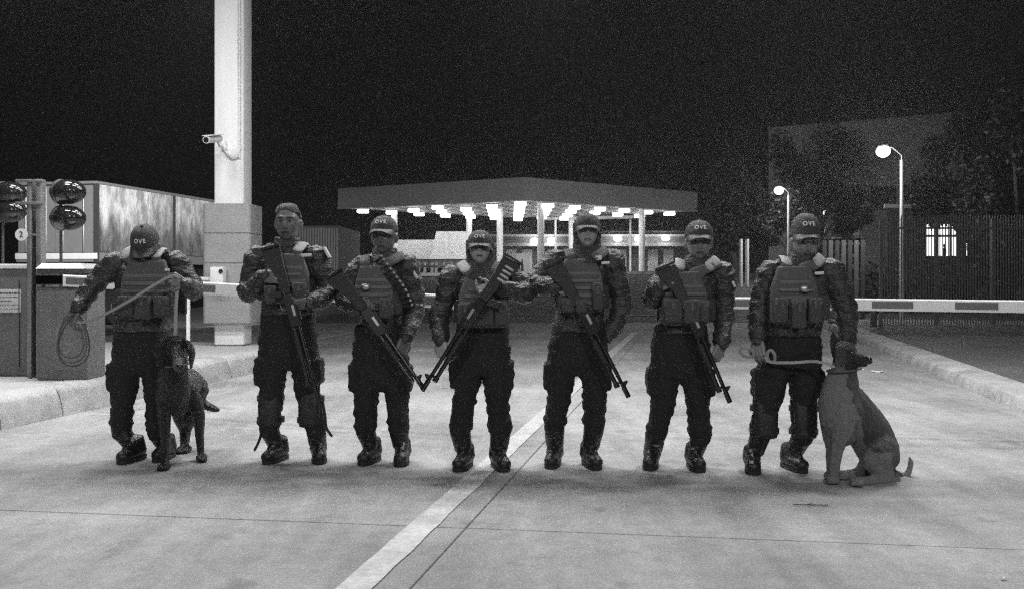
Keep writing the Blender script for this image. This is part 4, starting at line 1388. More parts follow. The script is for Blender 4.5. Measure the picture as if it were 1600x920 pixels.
        v_ = MB(); v_.rbox(q + Vector((0, -.044, h_ * vh * .22)), (.022, .008, h_ * vh * .30), .003); v_.build('pull_tab', M_vest, pc)
    # shoulder straps, some with pale pads
    for i, m_ in enumerate(S.get('straps', (M_vest, M_vest))):
        e = -1 if i == 0 else 1
        p0 = on(.27 * e, .47, .0); p3 = Vector((nk.x + e * .125, Yb + .02, sh[i].z + .075))
        p0.y = fyv + .03
        p1 = Vector((p0.x * .5 + p3.x * .5, Yb - .155, p0.z + (p3.z - p0.z) * .45))
        v_ = MB(); v_.tube(path([p0, p1, p3 + Vector((0, -.06, .0)), p3 + Vector((0, .09, -.01))], 5), .034, 12, flat=.38, side=(0, -1, .2)); st = v_.build('shoulder_strap', M_vest, vest)
        if m_ is not M_vest:
            q = path([p1.lerp(p3, .15), p1.lerp(p3, .75) + Vector((0, -.035, .012)), p3 + Vector((0, -.02, .012))], 4)
            v_ = MB(); v_.tube([x + Vector((0, -.014, .008)) for x in q], .037, 12, flat=.32, side=(0, -1, .2)); v_.build('pad', m_, st)
    for (px_, py_, w_, h_) in S.get('tapes', ()):
        q = W(px_, py_, Yb - .165)
        v_ = MB(); v_.rbox(q, (w_, .02, h_), .004, R=Matrix.Rotation(-.05, 3, 'Y')); v_.build('name_tape', M_tape, jk)
    for (px_, py_, e) in S.get('badges', ()):
        q = W(px_, py_, Yb - .03)
        v_ = MB(); v_.rbox(q, (.018, .06, .085), .004, R=Matrix.Rotation(e, 3, 'Y')); v_.build('sleeve_patch', M_tape, jk)
    # --- headgear
    if S['hat'] == 'cap':
        cap(root, hc, R @ Matrix.Rotation(S.get('cpitch', 0), 3, 'X'), s * 1.04, 'OVE', S.get('caph', .135), vlen=S.get('vlen', .075) * .82)
    elif S['hat'] == 'plain_cap':
        cap(root, hc, R @ Matrix.Rotation(S.get('cpitch', 0), 3, 'X'), s * 1.04, None, S.get('caph', .135), vlen=S.get('vlen', .075) * .82)
    else:
        m_ = MB(); rings = []
        for k in range(10):
            t = k / 10 * math.pi / 2
            z = .028 + .094 * math.sin(t); q = max(.03, math.cos(t))
            rings.append([hc + R @ (Vector((.083 * q * math.cos(a), .010 + (.1 if math.sin(a) > 0 else .082) * q * math.sin(a), z + (.035 * (1 - k / 10) if math.sin(a) < -.3 else -.03 * (1 - k / 10) * max(0, math.sin(a))))) * s) for a in [2 * math.pi * i / 32 for i in range(32)]])
        m_.rings(rings); m_.build('hair', M_hair, root)
    if S.get('gaiter'):
        m_ = MB(); rings = []
        for z_, r_, f_ in ((-.17, .115, 1), (-.12, .100, .98), (-.075, .092, .95), (-.05, .088, .9), (-.06, .080, .9)):
            ring = []
            for i in range(28):
                t = 2 * math.pi * i / 28
                fr = max(0, -math.sin(t))
                ring.append(hc + R @ (Vector((r_ * math.cos(t), .0 + r_ * 1.08 * math.sin(t) * f_, z_ + .05 * (1 - fr) * (1 if z_ > -.1 else 0) - .07 * fr)) * s))
            rings.append(ring)
        m_.rings(rings, caps=False); m_.build('neck_gaiter', M_gait, root)
        for e in (-1, 1):
            m_ = MB(); m_.tube([hc + R @ (Vector((e * .084, -.01, .06)) * s), hc + R @ (Vector((e * .083, -.028, -.03)) * s), hc + R @ (Vector((e * .06, -.05, -.10)) * s)], .014, 8); m_.build('chin_strap', M_gait, root)
    for i in S.get('pads', ()):
        c = kn[i].lerp(bl[i], .36) + Vector((0, -.070, 0))
        m_ = MB(); m_.rbox(c, (.155, .05, .26), .03, n=(4, 1, 4), fn=lambda p: (p[0], p[1] + 3.2 * p[0] ** 2 + 1.0 * p[2] ** 2, p[2])); kp = m_.build('shin_guard', M_pad, root)
        for dz in (.07, -.08):
            m_ = MB(); cc = kn[i].lerp(bl[i], .36) + Vector((0, 0, dz))
            m_.rings([[cc + Vector(((.096 * math.cos(t)), .092 * math.sin(t), z_)) for t in [2 * math.pi * k / 20 for k in range(20)]] for z_ in (-.018, .018)], caps=True); m_.build('pad_strap', M_pad, kp)
    for pts in S.get('loose', ()):
        m_ = MB(); m_.tube(path([W(x, y, Yb - .02) for x, y in pts], 4), .011, 6, flat=.4); m_.build('loose_strap', M_sole, root)
    return root, dict(nk=nk, sh=sh, el=el, wr=wr, P=P, Yb=Yb, jk=jk, vest=vest)

V3 = ((-.32, -.30, .27, .36, 0), (0, -.33, .27, .40, 0), (.32, -.30, .27, .36, 0))
PEOPLE = []
PEOPLE.append(person(dict(seed=1, Y=6.80, skin='deep', label='guard with bowed head in dark cap, holding the black dog\'s leash across the vest',
    hx=228, hy=386, top=350, chin=415, hdy=-.09, pitch=.62, yaw=.08, neck=(227, 408), sh=[(180, 411), (277, 411)], el=[(146, 447, -.02), (303, 452, .0)],
    wr=[(122, 482, -.14), (290, 447, -.24)], hem=517, hip=[(201, 535), (242, 535)], kn=[(192, 622, -.02), (246, 625)], blouse=[(189, 682), (245, 684)],
    toe=[(178, 727), (238, 724)], foot=[-.45, -.1], crotch=590, vest=(186, 406, 268, 495), hat='cap', caph=.150, vlen=.085,
    hands=[dict(tip=(108, 505, -.17), pn=(.5, .8, .2), side=-1, curl=(1.0, 1.2, .9)), dict(tip=(272, 436, -.27), pn=(.1, .8, -.6), side=1, curl=(1.2, 1.3, 1.0))],
    straps=(M_strap, M_strap), tapes=((259, 422, .05, .018),), pouches=((-.30, -.30, .30, .34, 0), (.03, -.33, .3, .40, 0), (.35, -.30, .26, .34, 0)))))
PEOPLE.append(person(dict(seed=2, Y=6.75, skin='deep', label='tall bareheaded guard beside the column, shotgun held muzzle-down across his vest',
    hx=450, hy=349, top=316, chin=378, neck=(448, 384), sh=[(401, 402), (495, 402)], el=[(388, 456, -.02), (513, 454, 0)],
    wr=[(412, 433, -.22), (485, 472, -.22)], hem=492, hip=[(428, 525), (472, 525)], kn=[(425, 612, -.02), (481, 612)], blouse=[(420, 680), (494, 682)],
    toe=[(403, 727), (505, 727)], foot=[-.6, .5], crotch=580, vest=(412, 396, 482, 475), hat='hair', hs=1.12,
    hands=[dict(tip=(432, 433, -.25), pn=(.1, .9, -.4), side=1, curl=(.9, 1.2, .8)), dict(tip=(467, 474, -.25), pn=(-.3, .6, .6), side=1, curl=(1.0, 1.2, .9))],
    straps=(M_vest, M_strap), tapes=((478, 399, .075, .022),), badges=((511, 395, -.5),), pads=(0, 1),
    loose=(((415, 648), (410, 672), (404, 690), (398, 702)), ((504, 626), (508, 650), (510, 668), (518, 680))),
    pouches=((-.3, -.30, .26, .34, 0), (.34, -.28, .3, .4, 0)))))
PEOPLE.append(person(dict(seed=3, Y=6.70, skin='deep', label='guard in brimmed cap with a cartridge bandolier over one shoulder, shotgun pointing down',
    hx=600, hy=371, top=337, chin=398, yaw=-.12, neck=(601, 402), sh=[(563, 418), (637, 416)], el=[(538, 462, .0), (648, 478, .02)],
    wr=[(557, 480, -.20), (634, 527, -.16)], hem=520, hip=[(575, 535), (613, 535)], kn=[(572, 622, -.01), (621, 622)], blouse=[(571, 682), (623, 682)],
    toe=[(555, 729), (625, 731)], foot=[-.55, .02], crotch=612, vest=(553, 414, 613, 498), hat='cap', vlen=.08,
    hands=[dict(tip=(571, 478, -.24), pn=(.2, .9, -.3), side=1, curl=(1.0, 1.2, .9)), dict(tip=(627, 546, -.2), pn=(-.5, .8, .2), side=1, curl=(1.0, 1.2, .9))],
    badges=((648, 427, -.5),), buckle=(579, 448), rows=5, pouches=((-.25, -.36, .3, .26, 0), (.34, -.30, .3, .38, 0)))))
PEOPLE.append(person(dict(seed=4, Y=6.50, skin='tan', label='shortest guard, chin raised under a dark cap, right arm lifted over the shotgun butt',
    hx=750, hy=392, top=362, chin=421, pitch=-.30, cpitch=.30, hs=.98, neck=(750, 422), sh=[(706, 433), (795, 430)], el=[(688, 490, .02), (826, 458, -.05)],
    wr=[(689, 530, -.13), (775, 449, -.22)], hem=505, hip=[(735, 530), (773, 530)], kn=[(727, 618, -.01), (777, 618)], blouse=[(719, 686), (782, 686)],
    toe=[(707, 739), (799, 739)], foot=[-.5, .55], crotch=590, vest=(716, 428, 794, 512), hat='cap', gaiter=True,
    hands=[dict(tip=(691, 548, -.16), pn=(.5, .8, .2), side=-1, curl=(1.0, 1.2, .9)), dict(tip=(752, 455, -.25), pn=(-.1, -.8, .5), side=1, curl=(.8, 1.0, .8))],
    straps=(M_strap, M_vest), buckle=(760, 468), pouches=((0.02, -.22, .40, .44, 0), (.36, -.24, .26, .40, 0), (-.35, -.24, .28, .40, 0)))))
PEOPLE.append(person(dict(seed=5, Y=6.55, skin='tan', label='guard with raised chin and plain dark headgear, elbow out over the shotgun butt',
    hx=917, hy=365, top=337, chin=392, pitch=-.22, cpitch=.20, hs=.98, neck=(917, 394), sh=[(868, 409), (958, 408)], el=[(834, 443, -.04), (970, 480, .04)],
    wr=[(870, 447, -.20), (950, 524, .0)], hem=517, hip=[(882, 535), (925, 535)], kn=[(874, 618, -.01), (929, 618)], blouse=[(866, 678), (928, 680)],
    toe=[(853, 734), (942, 736)], foot=[-.4, .45], crotch=588, vest=(872, 404, 942, 488), hat='plain_cap', vlen=.07, gaiter=True,
    hands=[dict(tip=(893, 455, -.19), pn=(.1, .8, -.5), side=1, curl=(1.0, 1.2, .9)), dict(tip=(943, 545, -.02), pn=(-.5, .7, 0), side=1, curl=(.6, .7, .5))],
    tapes=((946, 411, .055, .018), (935, 403, .045, .03)), rows=5, pouches=((-.3, -.36, .28, .26, 0), (0, -.38, .26, .24, 0), (.36, -.2, .22, .5, 0)))))
PEOPLE.append(person(dict(seed=6, Y=6.50, skin='brown', label='guard in white-lettered cap with pale shoulder pads, shotgun pointing down past his hip',
    hx=1092, hy=379, top=346, chin=411, pitch=.06, yaw=-.1, neck=(1091, 413), sh=[(1042, 429), (1130, 428)], el=[(1018, 468, -.02), (1131, 482, .03)],
    wr=[(1030, 448, -.18), (1127, 537, -.12)], hem=520, hip=[(1042, 540), (1084, 540)], kn=[(1036, 628, -.01), (1090, 630)], blouse=[(1024, 690), (1094, 692)],
    toe=[(1005, 737), (1098, 740)], foot=[-.5, .1], crotch=600, vest=(1035, 424, 1106, 508), hat='cap', vlen=.08,
    hands=[dict(tip=(1047, 436, -.24), pn=(.2, .9, -.3), side=1, curl=(1.0, 1.2, .9)), dict(tip=(1119, 558, -.16), pn=(-.5, .8, .2), side=1, curl=(1.0, 1.2, .9))],
    straps=(M_strap, M_strap), badges=((1143, 440, -.5),), pouches=((-.3, -.22, .4, .44, 0), (.1, -.24, .36, .44, 0), (.38, -.24, .2, .4, 0)))))
PEOPLE.append(person(dict(seed=7, Y=6.40, skin='brown', bulk=1.04, label='broad guard in tall dark cap and pale shoulder pads, arms down, beside the seated dog',
    hx=1258, hy=378, top=332, chin=406, pitch=.20, cpitch=-.12, yaw=-.08, hs=1.1, neck=(1253, 408), sh=[(1203, 425), (1301, 424)], el=[(1188, 482, .02), (1321, 486, .02)],
    wr=[(1184, 531, -.08), (1325, 537, -.02)], hem=525, hip=[(1216, 540), (1258, 540)], kn=[(1198, 632, -.03), (1256, 632)], blouse=[(1188, 690), (1254, 692)],
    toe=[(1171, 744), (1266, 741)], foot=[-.35, .45], crotch=585, vest=(1205, 416, 1280, 505), hat='cap', caph=.165, vlen=.08,
    hands=[dict(tip=(1186, 553, -.12), pn=(.5, .8, .2), side=-1, curl=(.9, 1.1, .9)), dict(tip=(1333, 556, -.1), pn=(-.7, .5, 0), side=1, curl=(.5, .6, .5))],
    straps=(M_strap, M_strap), tapes=((1280, 427, .06, .02),), buckle=(1241, 451), pads=(0, 1),
    pouches=((-.34, -.26, .26, .42, 0), (0, -.32, .3, .5, 0), (.35, -.26, .27, .42, 0)))))

# cartridge bandolier over the third guard's shoulder
p3, d3 = PEOPLE[2]
bd = [W(x, y, d3['Yb'] + dy) for x, y, dy in ((589, 398, -.04), (594, 407, -.13), (606, 424, -.185), (618, 440, -.20), (629, 456, -.19), (637, 474, -.12), (641, 486, -.03))]
bp = path(bd, 5)
b = MB(); b.tube(bp, .036, 10, flat=.3, side=(0, -1, 0)); bo = b.build('bandolier', M_sole, p3)
for k in range(4, len(bp) - 4, 2):
    d = (bp[k + 1] - bp[k - 1]).normalized(); c = Vector((0, -1, 0)).cross(d).normalized()
    q = bp[k] + Vector((0, -.018, 0))
    b = MB(); b.tube([q - c * .026, q + c * .02], .0098, 8); b.build('cartridge', M_gunp, bo)
    b = MB(); b.tube([q + c * .022, q + c * .034], .0102, 8, round_=False); b.build('brass_head', M_brass, bo)

# ------------------------------------------------------------------ pump shotguns
def shotgun(label, butt, muzzle, top_sign, Yb, shells=False):
    B_, M_ = W(butt[0], butt[1], Yb + butt[2]), W(muzzle[0], muzzle[1], Yb + muzzle[2])
    a = (M_ - B_); L_ = a.length; a.normalize()
    ref = Vector((1 * top_sign, 0, .3))
    t = (ref - a * ref.dot(a)).normalized()
    y = t.cross(a)
    k = L_ / 1.06
    def X(s_, u, v=0.0): return B_ + a * s_ * k + t * u + y * v
    Mx = Matrix((( a.x * k, y.x, t.x, B_.x), (a.y * k, y.y, t.y, B_.y), (a.z * k, y.z, t.z, B_.z), (0, 0, 0, 1)))
    o = thing('shotgun', label, 'shotgun', (B_ + M_) / 2, 'shotguns held by the guards')
    b = MB(); b.prism([(0, -.095), (.012, .035), (.14, .032), (.30, .030), (.335, .028), (.335, -.028), (.27, -.040), (.17, -.055), (.06, -.092)], .042, Mx, .008); st = b.build('stock', M_gunp, o)
    b = MB(); b.prism([(-.014, -.098), (-.014, .036), (.002, .036), (.002, -.097)], .044, Mx, .004); b.build('butt_pad', M_sole, st)
    b = MB(); b.prism([(.33, -.030), (.33, .034), (.36, .040), (.54, .040), (.56, .030), (.56, -.032)], .044, Mx, .006); rc = b.build('receiver', M_gun, o)
    b = MB(); b.prism([(.41, .008), (.41, .026), (.49, .026), (.49, .008)], .05, Mx, .003); b.build('ejection_port', M_steel, rc)
    b = MB(); b.prism([(.30, -.03), (.355, -.03), (.325, -.125), (.275, -.115)], .036, Mx, .008); b.build('pistol_grip', M_gunp, o)
    b = MB(); b.tube([X(.36, -.03), X(.37, -.062), X(.42, -.066), X(.44, -.03)], .005, 6); b.build('trigger_guard', M_gun, rc)
    b = MB(); b.tube([X(.395, -.03), X(.39, -.052)], .004, 6); b.build('trigger', M_gun, rc)
    b = MB(); b.tube([X(.55, .020), X(1.04, .020)], .0125, 14, round_=False); b.tube([X(.98, .020), X(1.06, .020)], .0165, 14, round_=False); b.build('barrel', M_gun, o)
    b = MB(); b.tube([X(.55, -.016), X(.955, -.016)], .0145, 14, round_=False); b.tube([X(.93, -.016), X(.965, -.016)], .018, 14, round_=False); b.build('magazine_tube', M_gun, o)
    b = MB()
    b.tube([X(.60 + .013 * i, -.016) for i in range(15)], [.026 if i % 2 else .0225 for i in range(15)], 14, round_=False); b.build('fore_end', M_gunp, o)
    b = MB(); b.prism([(.945, .03), (.95, .062), (.962, .062), (.985, .03)], .012, Mx, .002); b.build('front_sight', M_gun, o)
    b = MB(); b.tube([X(.935, .002, -.0), X(.945, .002)], .027, 12, round_=False); b.build('barrel_clamp', M_gun, o)
    b = MB(); b.prism([(.38, .041), (.38, .052), (.52, .052), (.52, .041)], .02, Mx, .002); b.build('top_rail', M_gun, rc)
    if shells:
        for i in range(4):
            b = MB(); q = X(.06 + .032 * i, -.045, 0); e = -1 if y.y > 0 else 1
            q = q + y * (.03 * e)
            b.tube([q - t * .02, q + t * .028], .0105, 10); b.build('spare_cartridge', M_brass, st)
    return o
shotgun('shotgun held by the tall bareheaded guard, muzzle by his shin', (430, 386, -.23), (492, 622, -.30), 1, 6.75)
shotgun('shotgun of the guard with the bandolier, muzzle touching its neighbour\'s', (529, 425, -.24), (660, 612, -.32), 1, 6.70)
shotgun('shotgun of the shortest guard, butt high at the shoulder with spare cartridges', (795, 402, -.33), (664, 612, -.28), -1, 6.50, True)
shotgun('shotgun under the lifted elbow of the guard with tight dark headgear', (871, 410, -.24), (978, 622, -.26), 1, 6.55)
shotgun('shotgun of the guard with white-lettered cap and pale shoulder pads', (1046, 414, -.24), (1136, 630, -.26), 1, 6.50)

# ------------------------------------------------------------------ dogs
M_furb = mat('black_fur', .007, .45, var=.4, scale=60, bump=.7, bscale=240, stretch=(1, 1, .35))
M_furt = mat('tan_fur', .165, .7, var=.35, scale=45, bump=.8, bscale=240, stretch=(1, 1, .35), sheen=.2)
M_furd = mat('mask_fur', .018, .7, var=.3, scale=45, bump=.7, bscale=240)
M_furm = mat('saddle_fur', .032, .7, var=.4, scale=45, bump=.8, bscale=240, stretch=(1, 1, .35), sheen=.2)
M_furl = mat('pale_fur', .26, .7, var=.3, scale=45, bump=.8, bscale=240, stretch=(1, 1, .35))
M_nose = mat('dog_nose', .01, .2)

def dpts(l, n=4):
    return path([W(x, y, Y) for x, y, Y in l], n)
# black dog standing, chest to the camera
bk = thing('dog', 'black floppy-eared dog standing on its leash beside the guard with bowed head', 'dog', (W(285, 0, 6.8).x, 6.8, 0), 'guard dogs')
b = MB()
b.tube(dpts([(272, 606, 6.62), (280, 603, 6.8), (290, 598, 7.0), (296, 600, 7.22)]), lerps([.115, .122, .112, .108], 4), 18)
b.tube(dpts([(273, 560, 6.60), (270, 585, 6.56), (271, 612, 6.58), (277, 632, 6.66)]), lerps([.085, .105, .115, .085], 4), 18)
b.ell(W(276, 546, 6.52), (.088, .10, .085))
b.tube([W(277, 549, 6.46), W(279, 563, 6.34), W(280, 574, 6.26)], [.058, .042, .036], 14)
b.ell(W(276, 534, 6.50), (.07, .075, .045))
fl_ = [((259, 605, 6.58), (257, 648, 6.56), (258, 690, 6.53), (258, 722, 6.50)), ((292, 612, 6.72), (309, 640, 6.76), (312, 682, 6.80), (314, 712, 6.82))]
for l in fl_:
    b.tube(dpts(l), lerps([.080, .047, .030, .026], 4), 12)
for l in (((296, 612, 7.2), (281, 645, 7.12), (287, 672, 7.24), (287, 700, 7.16)), ((306, 608, 7.2), (300, 645, 7.14), (292, 672, 7.26), (289, 698, 7.2))):
    b.tube(dpts(l), lerps([.10, .060, .033, .029], 4), 12)
for x, y, Yp, dx in ((258, 727, 6.46, 0), (315, 717, 6.76, .02), (285, 705, 7.08, -.01), (291, 703, 7.1, 0)):
    q = W(x, y, Yp); q.z = .028
    b.ell(q, (.040, .062, .030), nu=14, nv=8)
    for k in (-1, 0, 1):
        b.ell(q + Vector((k * .022 + dx, -.050, -.008)), (.016, .026, .018), nu=10, nv=6)
b.tube(dpts([(300, 612, 7.28), (318, 630, 7.34), (332, 637, 7.32), (341, 640, 7.28)]), lerps([.045, .036, .03, .014], 4), 10)
mz_ = W(280, 572, 6.28)
b.remesh('body', [M_furb, mat('grey_muzzle', .05, .7)], bk, .008, 2, disp=wrinkle(.0018, 21, 22, 16), matfn=lambda p: 1 if (p - mz_).length < .062 + .015 * nz(p, 40, 40, 40) else 0)
for e, x in ((-1, 256), (1, 297)):
    m_ = MB(); pt = dpts([(276 + e * 11, 531, 6.50), (276 + e * 20, 537, 6.47), (276 + e * 24, 552, 6.45), (276 + e * 23, 570, 6.46)], 3)
    m_.tube(pt, lerps([.03, .050, .052, .026], 3), 12, flat=.32, side=(1, -.4, 0)); m_.build('ear', M_furb, bk)
    m_ = MB(); m_.ell(W(276 + e * 7, 546, 6.425), (.011, .010, .011), nu=10, nv=8); m_.build('eye', M_nose, bk)
m_ = MB(); m_.ell(W(280.5, 572, 6.222), (.024, .016, .018), nu=14, nv=8); m_.build('nose', M_nose, bk)
m_ = MB(); cpts = [W(273, 566, 6.585) + Vector((.105 * math.cos(t), .105 * math.sin(t), .02 * math.sin(t))) for t in [2 * math.pi * k / 24 for k in range(25)]]
m_.tube(cpts, .014, 8, flat=.5, side=(0, 0, 1), round_=False); m_.build('collar', M_leashd, bk)

# tan shepherd sitting
DY = 6.18
tn = thing('dog', 'tan dark-faced shepherd dog sitting at the end of the row, muzzle turned aside', 'dog', (W(1350, 0, DY).x, DY, 0), 'guard dogs')
def D(l, n=4): return path([W(x, y, DY + d) for x, y, d in l], n)
b = MB()
# back and trunk: deep chest, sloping back to the rump
b.tube(D([(1320, 618, -.02), (1336, 644, .02), (1358, 676, .06), (1374, 708, .08)]), lerps([.108, .132, .142, .132], 4), 20)
b.tube(D([(1312, 596, -.03), (1311, 626, -.06), (1312, 655, -.05), (1318, 676, -.03)]), lerps([.095, .122, .125, .085], 4), 20)
b.tube(D([(1321, 561, -.04), (1319, 580, -.03), (1317, 606, -.02)]), lerps([.074, .080, .105], 4), 18)
# head and muzzle turned to the right of the picture
b.ell(W(1319, 550, DY - .06), (.076, .084, .074))
b.ell(W(1328, 549, DY - .11), (.036, .034, .026))
b.ell(W(1316, 562, DY - .09), (.05, .05, .045))
b.ell(W(1314, 547, DY - .02), (.06, .07, .055))
b.tube([W(1327, 556, DY - .10), W(1340, 559, DY - .14), W(1356, 562.5, DY - .17)], [.050, .035, .028], 14)
b.tube([W(1330, 564, DY - .10), W(1342, 567, DY - .12), W(1352, 569, DY - .14)], [.034, .024, .016], 12)
# forelegs
b.tube(D([(1322, 640, -.10), (1318, 668, -.14), (1308, 700, -.13), (1303, 738, -.12)]), lerps([.105, .068, .040, .032], 4), 14)
b.tube(D([(1302, 630, .0), (1298, 668, .02), (1300, 702, .0), (1300, 736, .0)]), lerps([.10, .064, .040, .034], 4), 14)
# haunch, shank, long hind foot
b.ell(W(1377, 709, DY - .06), (.106, .115, .128), Matrix.Rotation(.35, 3, 'Y'))
b.tube(D([(1374, 708, -.12), (1362, 726, -.13), (1392, 744, -.08)]), lerps([.080, .055, .042], 4), 14)
b.tube(D([(1398, 748, -.07), (1375, 750, -.14), (1344, 752, -.20)]), lerps([.040, .032, .034], 4), 12)
b.tube(D([(1360, 720, .10), (1345, 738, .05), (1322, 743, .0)]), lerps([.07, .045, .036], 4), 12)
for x, y, d in ((1301, 745, -.16), (1297, 742, -.04), (1338, 753, -.22), (1317, 746, -.02)):
    q = W(x, y, DY + d); q.z = .026
    b.ell(q, (.042, .055, .028), nu=14, nv=8)
    for k in (-1, 0, 1):
        b.ell(q + Vector((k * .024 - .012, -.044, -.006)), (.015, .024, .017), nu=10, nv=6)
b.tube(D([(1392, 738, .05), (1408, 744, .08), (1419, 738, .08), (1423, 722, .07), (1421, 714, .06)]), lerps([.040, .026, .021, .017, .008], 4), 10)
hq = W(1326, 558, DY - .08); sq = W(1365, 668, DY + .06); fq = W(1328, 655, DY - .16); tq = W(1420, 728, DY + .07)
def furfn(p):
    dx = p.x - W(1320, 0, DY).x
    px_ = 800 + p.x / p.y * F; py_ = HZ - (p.z - CAMH) / p.y * F
    if py_ < 580 and px_ > 1322 + nz(p, 30, 30, 30) * 6: return 1
    if py_ < 566 and px_ < 1306: return 1
    if ((px_ - 1327 - (py_ - 650) * .35) / 13) ** 2 + ((py_ - 651) / 19) ** 2 < 1 + nz(p, 18, 18, 18) * 1.2 and p.y < DY - .1: return 4
    if px_ > 1411 and py_ > 700: return 3
    if px_ - 1318 > (py_ - 580) * .34 + nz(p, 14, 14, 14) * 9 and py_ < 712 and p.z > .2: return 2
    if px_ > 1395 + nz(p, 14, 14, 14) * 4 and py_ < 745: return 2
    return 0
b.remesh('body', [M_furt, M_furd, M_furm, M_furl, mat('light_tan_fur', .18, .7, var=.35, scale=45, bump=.8, bscale=240, stretch=(1, 1, .35))], tn, .008, 2, disp=wrinkle(.003, 31, 26, 14), matfn=furfn)
for x0, y0, x1, y1, d, r in ((1307, 548, 1301, 518, -.03, .040), (1325, 546, 1334, 521, -.01, .036)):
    m_ = MB(); p0, p1 = W(x0, y0, DY + d), W(x1, y1, DY + d - .01)
    m_.tube([p0, p0.lerp(p1, .4), p0.lerp(p1, .8), p1], [r, r * .95, r * .55, r * .12], 12, flat=.4, side=(.3, -1, 0)); m_.build('ear', M_furd, tn)
m_ = MB(); m_.ell(W(1358, 561, DY - .185), (.018, .02, .016), nu=12, nv=8); m_.build('nose', M_nose, tn)
m_ = MB(); m_.ell(W(1331, 552, DY - .142), (.012, .010, .011), nu=10, nv=8); m_.build('eye', M_nose, tn)
m_ = MB(); c = W(1318.5, 577, DY - .03)
m_.tube([c + Vector((.098 * math.cos(t), .098 * math.sin(t), .012 * math.cos(t))) for t in [2 * math.pi * k / 24 for k in range(25)]], .013, 8, flat=.5, side=(0, 0, 1), round_=False); m_.build('collar', M_leashd, tn)

# ------------------------------------------------------------------ leashes
Y1 = 6.80
ls = thing('dog_leash', 'long flat leash from the black dog through both hands to a hanging coil', 'leash', W(200, 470, Y1 - .28), 'dog leashes')
b = MB(); b.tube(path([W(273, 552, 6.50), W(274, 520, 6.50), W(275, 480, 6.51), W(277, 448, 6.53), W(277, 436, 6.52)], 4), .012, 8, flat=.25, side=(0, -1, 0)); b.build('strap', M_leash, ls)
b = MB(); b.tube([W(273, 532, 6.49), W(273, 553, 6.49)], .010, 8); b.build('clip', M_steel, ls)
b = MB(); b.tube(path([W(279, 434, 6.50), W(268, 431, 6.48), W(240, 446, 6.46), (W(205, 468, 6.46)), W(165, 490, 6.52), W(132, 503, 6.60), W(116, 503, 6.62)], 4), .0095, 8, flat=.35, side=(0, -1, .4)); b.build('long_strap', M_leash, ls)
cr_ = random.Random(4)
for k, (cx_, cy_, rx_, ry_, ro) in enumerate(((113, 528, 22, 38, .1), (110, 525, 19, 34, -.2), (116, 532, 24, 40, .25), (103, 522, 14, 30, .45), (108, 515, 18, 22, .2))):
    pts = []
    for i in range(33):
        t = 2 * math.pi * i / 32
        ex, ey = rx_ * math.sin(t) * (1 - .35 * math.cos(t)), -ry_ * math.cos(t)
        pts.append(W(cx_ + ex * math.cos(ro) - ey * math.sin(ro) * .4, cy_ + ey + ex * math.sin(ro) * .3, 6.60 + .025 * k + .02 * math.sin(t * 2 + k)))
    b = MB(); b.tube(pts, .0065, 6, flat=.5, side=(0, -1, 0), round_=False); b.build('coil', M_leash if k in (3, 4) else M_leashd, ls)
Y7 = 6.40
l2 = thing('dog_leash', 'short taut leash from the broad guard\'s hand to the seated dog\'s collar', 'leash', W(1230, 563, Y7 - .2), 'dog leashes')
b = MB(); b.tube(path([W(1197, 558, 6.24), W(1204, 565, 6.22), W(1240, 566, 6.18), W(1275, 564, 6.13), W(1302, 572, 6.09)], 4), .012, 8, flat=.35, side=(0, -.6, 1)); b.build('strap', M_leash, l2)
for k, (cx_, cy_, rx_, ry_) in enumerate(((1167, 550, 11, 7), (1205, 556, 6, 9))):
    pts = [W(cx_ + rx_ * math.cos(t), cy_ + ry_ * math.sin(t) + 2 * math.cos(t), 6.25 + .02 * math.sin(t)) for t in [2 * math.pi * i / 24 for i in range(25)]]
    b = MB(); b.tube(pts, .011, 6, flat=.5, side=(0, -1, 0), round_=False); b.build('loop', M_leash, l2)

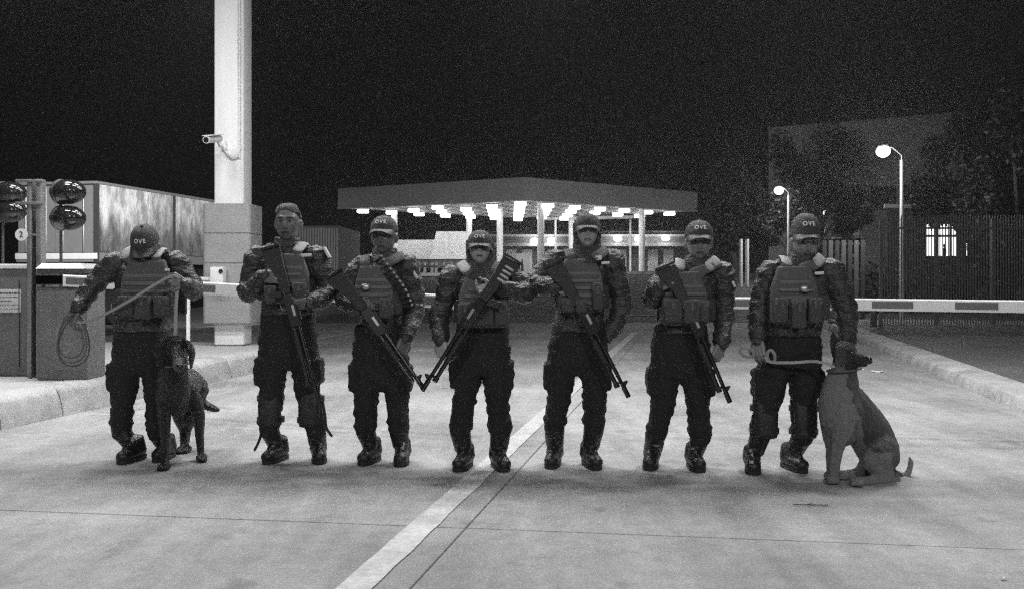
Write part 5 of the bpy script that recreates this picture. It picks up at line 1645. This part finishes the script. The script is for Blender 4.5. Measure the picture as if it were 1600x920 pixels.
# ------------------------------------------------------------------ small litter on the concrete
def scrap(name, label, cat, px, py, l, wd, ang, m_, grp=None):
    q = G(px, py); rr_ = random.Random(int(px))
    b = MB(); top = []
    n = 9
    for i in range(n):
        t = 2 * math.pi * i / n
        r_ = 1 + rr_.uniform(-.25, .25)
        x, y = l * math.cos(t) * r_, wd * math.sin(t) * r_
        top.append(q + Vector((x * math.cos(ang) - y * math.sin(ang), x * math.sin(ang) + y * math.cos(ang), .012 + rr_.uniform(-.004, .006))))
    b.rings([[p + Vector((0, 0, -.005)) for p in top], top])
    tag(b.build(name, m_, None, smooth=False, org=q), label, cat, grp)
scrap('paper_scrap', 'crumpled white paper scrap on the concrete right of the seated dog\'s muzzle', 'litter', 1371, 581, .07, .10, .3, M_white, 'paper litter')
scrap('paper_scrap', 'small white paper scrap just below the seated dog\'s muzzle', 'litter', 1346, 577, .03, .05, .8, M_white, 'paper litter')
scrap('paper_scrap', 'tiny pale scrap in the lower right corner of the concrete', 'litter', 1567, 906, .014, .010, .4, M_white, 'paper litter')
q = G(1266, 791)
b = MB(); b.tube([q + Vector((-.09, .02, .008)), q + Vector((-.02, .0, .012)), q + Vector((.10, .006, .008))], .003, 6); b.tube([q + Vector((-.02, .0, .012)), q + Vector((.03, .05, .01))], .002, 5)
tag(b.build('twig', M_bark, None, org=q), 'small dark twig lying on the concrete before the broad guard', 'twig')

# ------------------------------------------------------------------ thin night haze that carries the lamps' glow
b = MB(); b.box((-160, -70, -1.2), (160, 230, 15.6))
hz_ = b.build('haze', [], None, smooth=False)
tag(hz_, kind='stuff')
hm_ = bpy.data.materials.new('night_haze'); hm_.use_nodes = True
nt = hm_.node_tree
for n_ in list(nt.nodes):
    if n_.type == 'BSDF_PRINCIPLED': nt.nodes.remove(n_)
pv = nt.nodes.new('ShaderNodeVolumePrincipled')
pv.inputs['Color'].default_value = (.9, .9, .9, 1)
pv.inputs['Density'].default_value = .00095
pv.inputs['Anisotropy'].default_value = .68
nt.links.new(pv.outputs[0], [n_ for n_ in nt.nodes if n_.type == 'OUTPUT_MATERIAL'][0].inputs['Volume'])
hz_.data.materials.append(hm_)
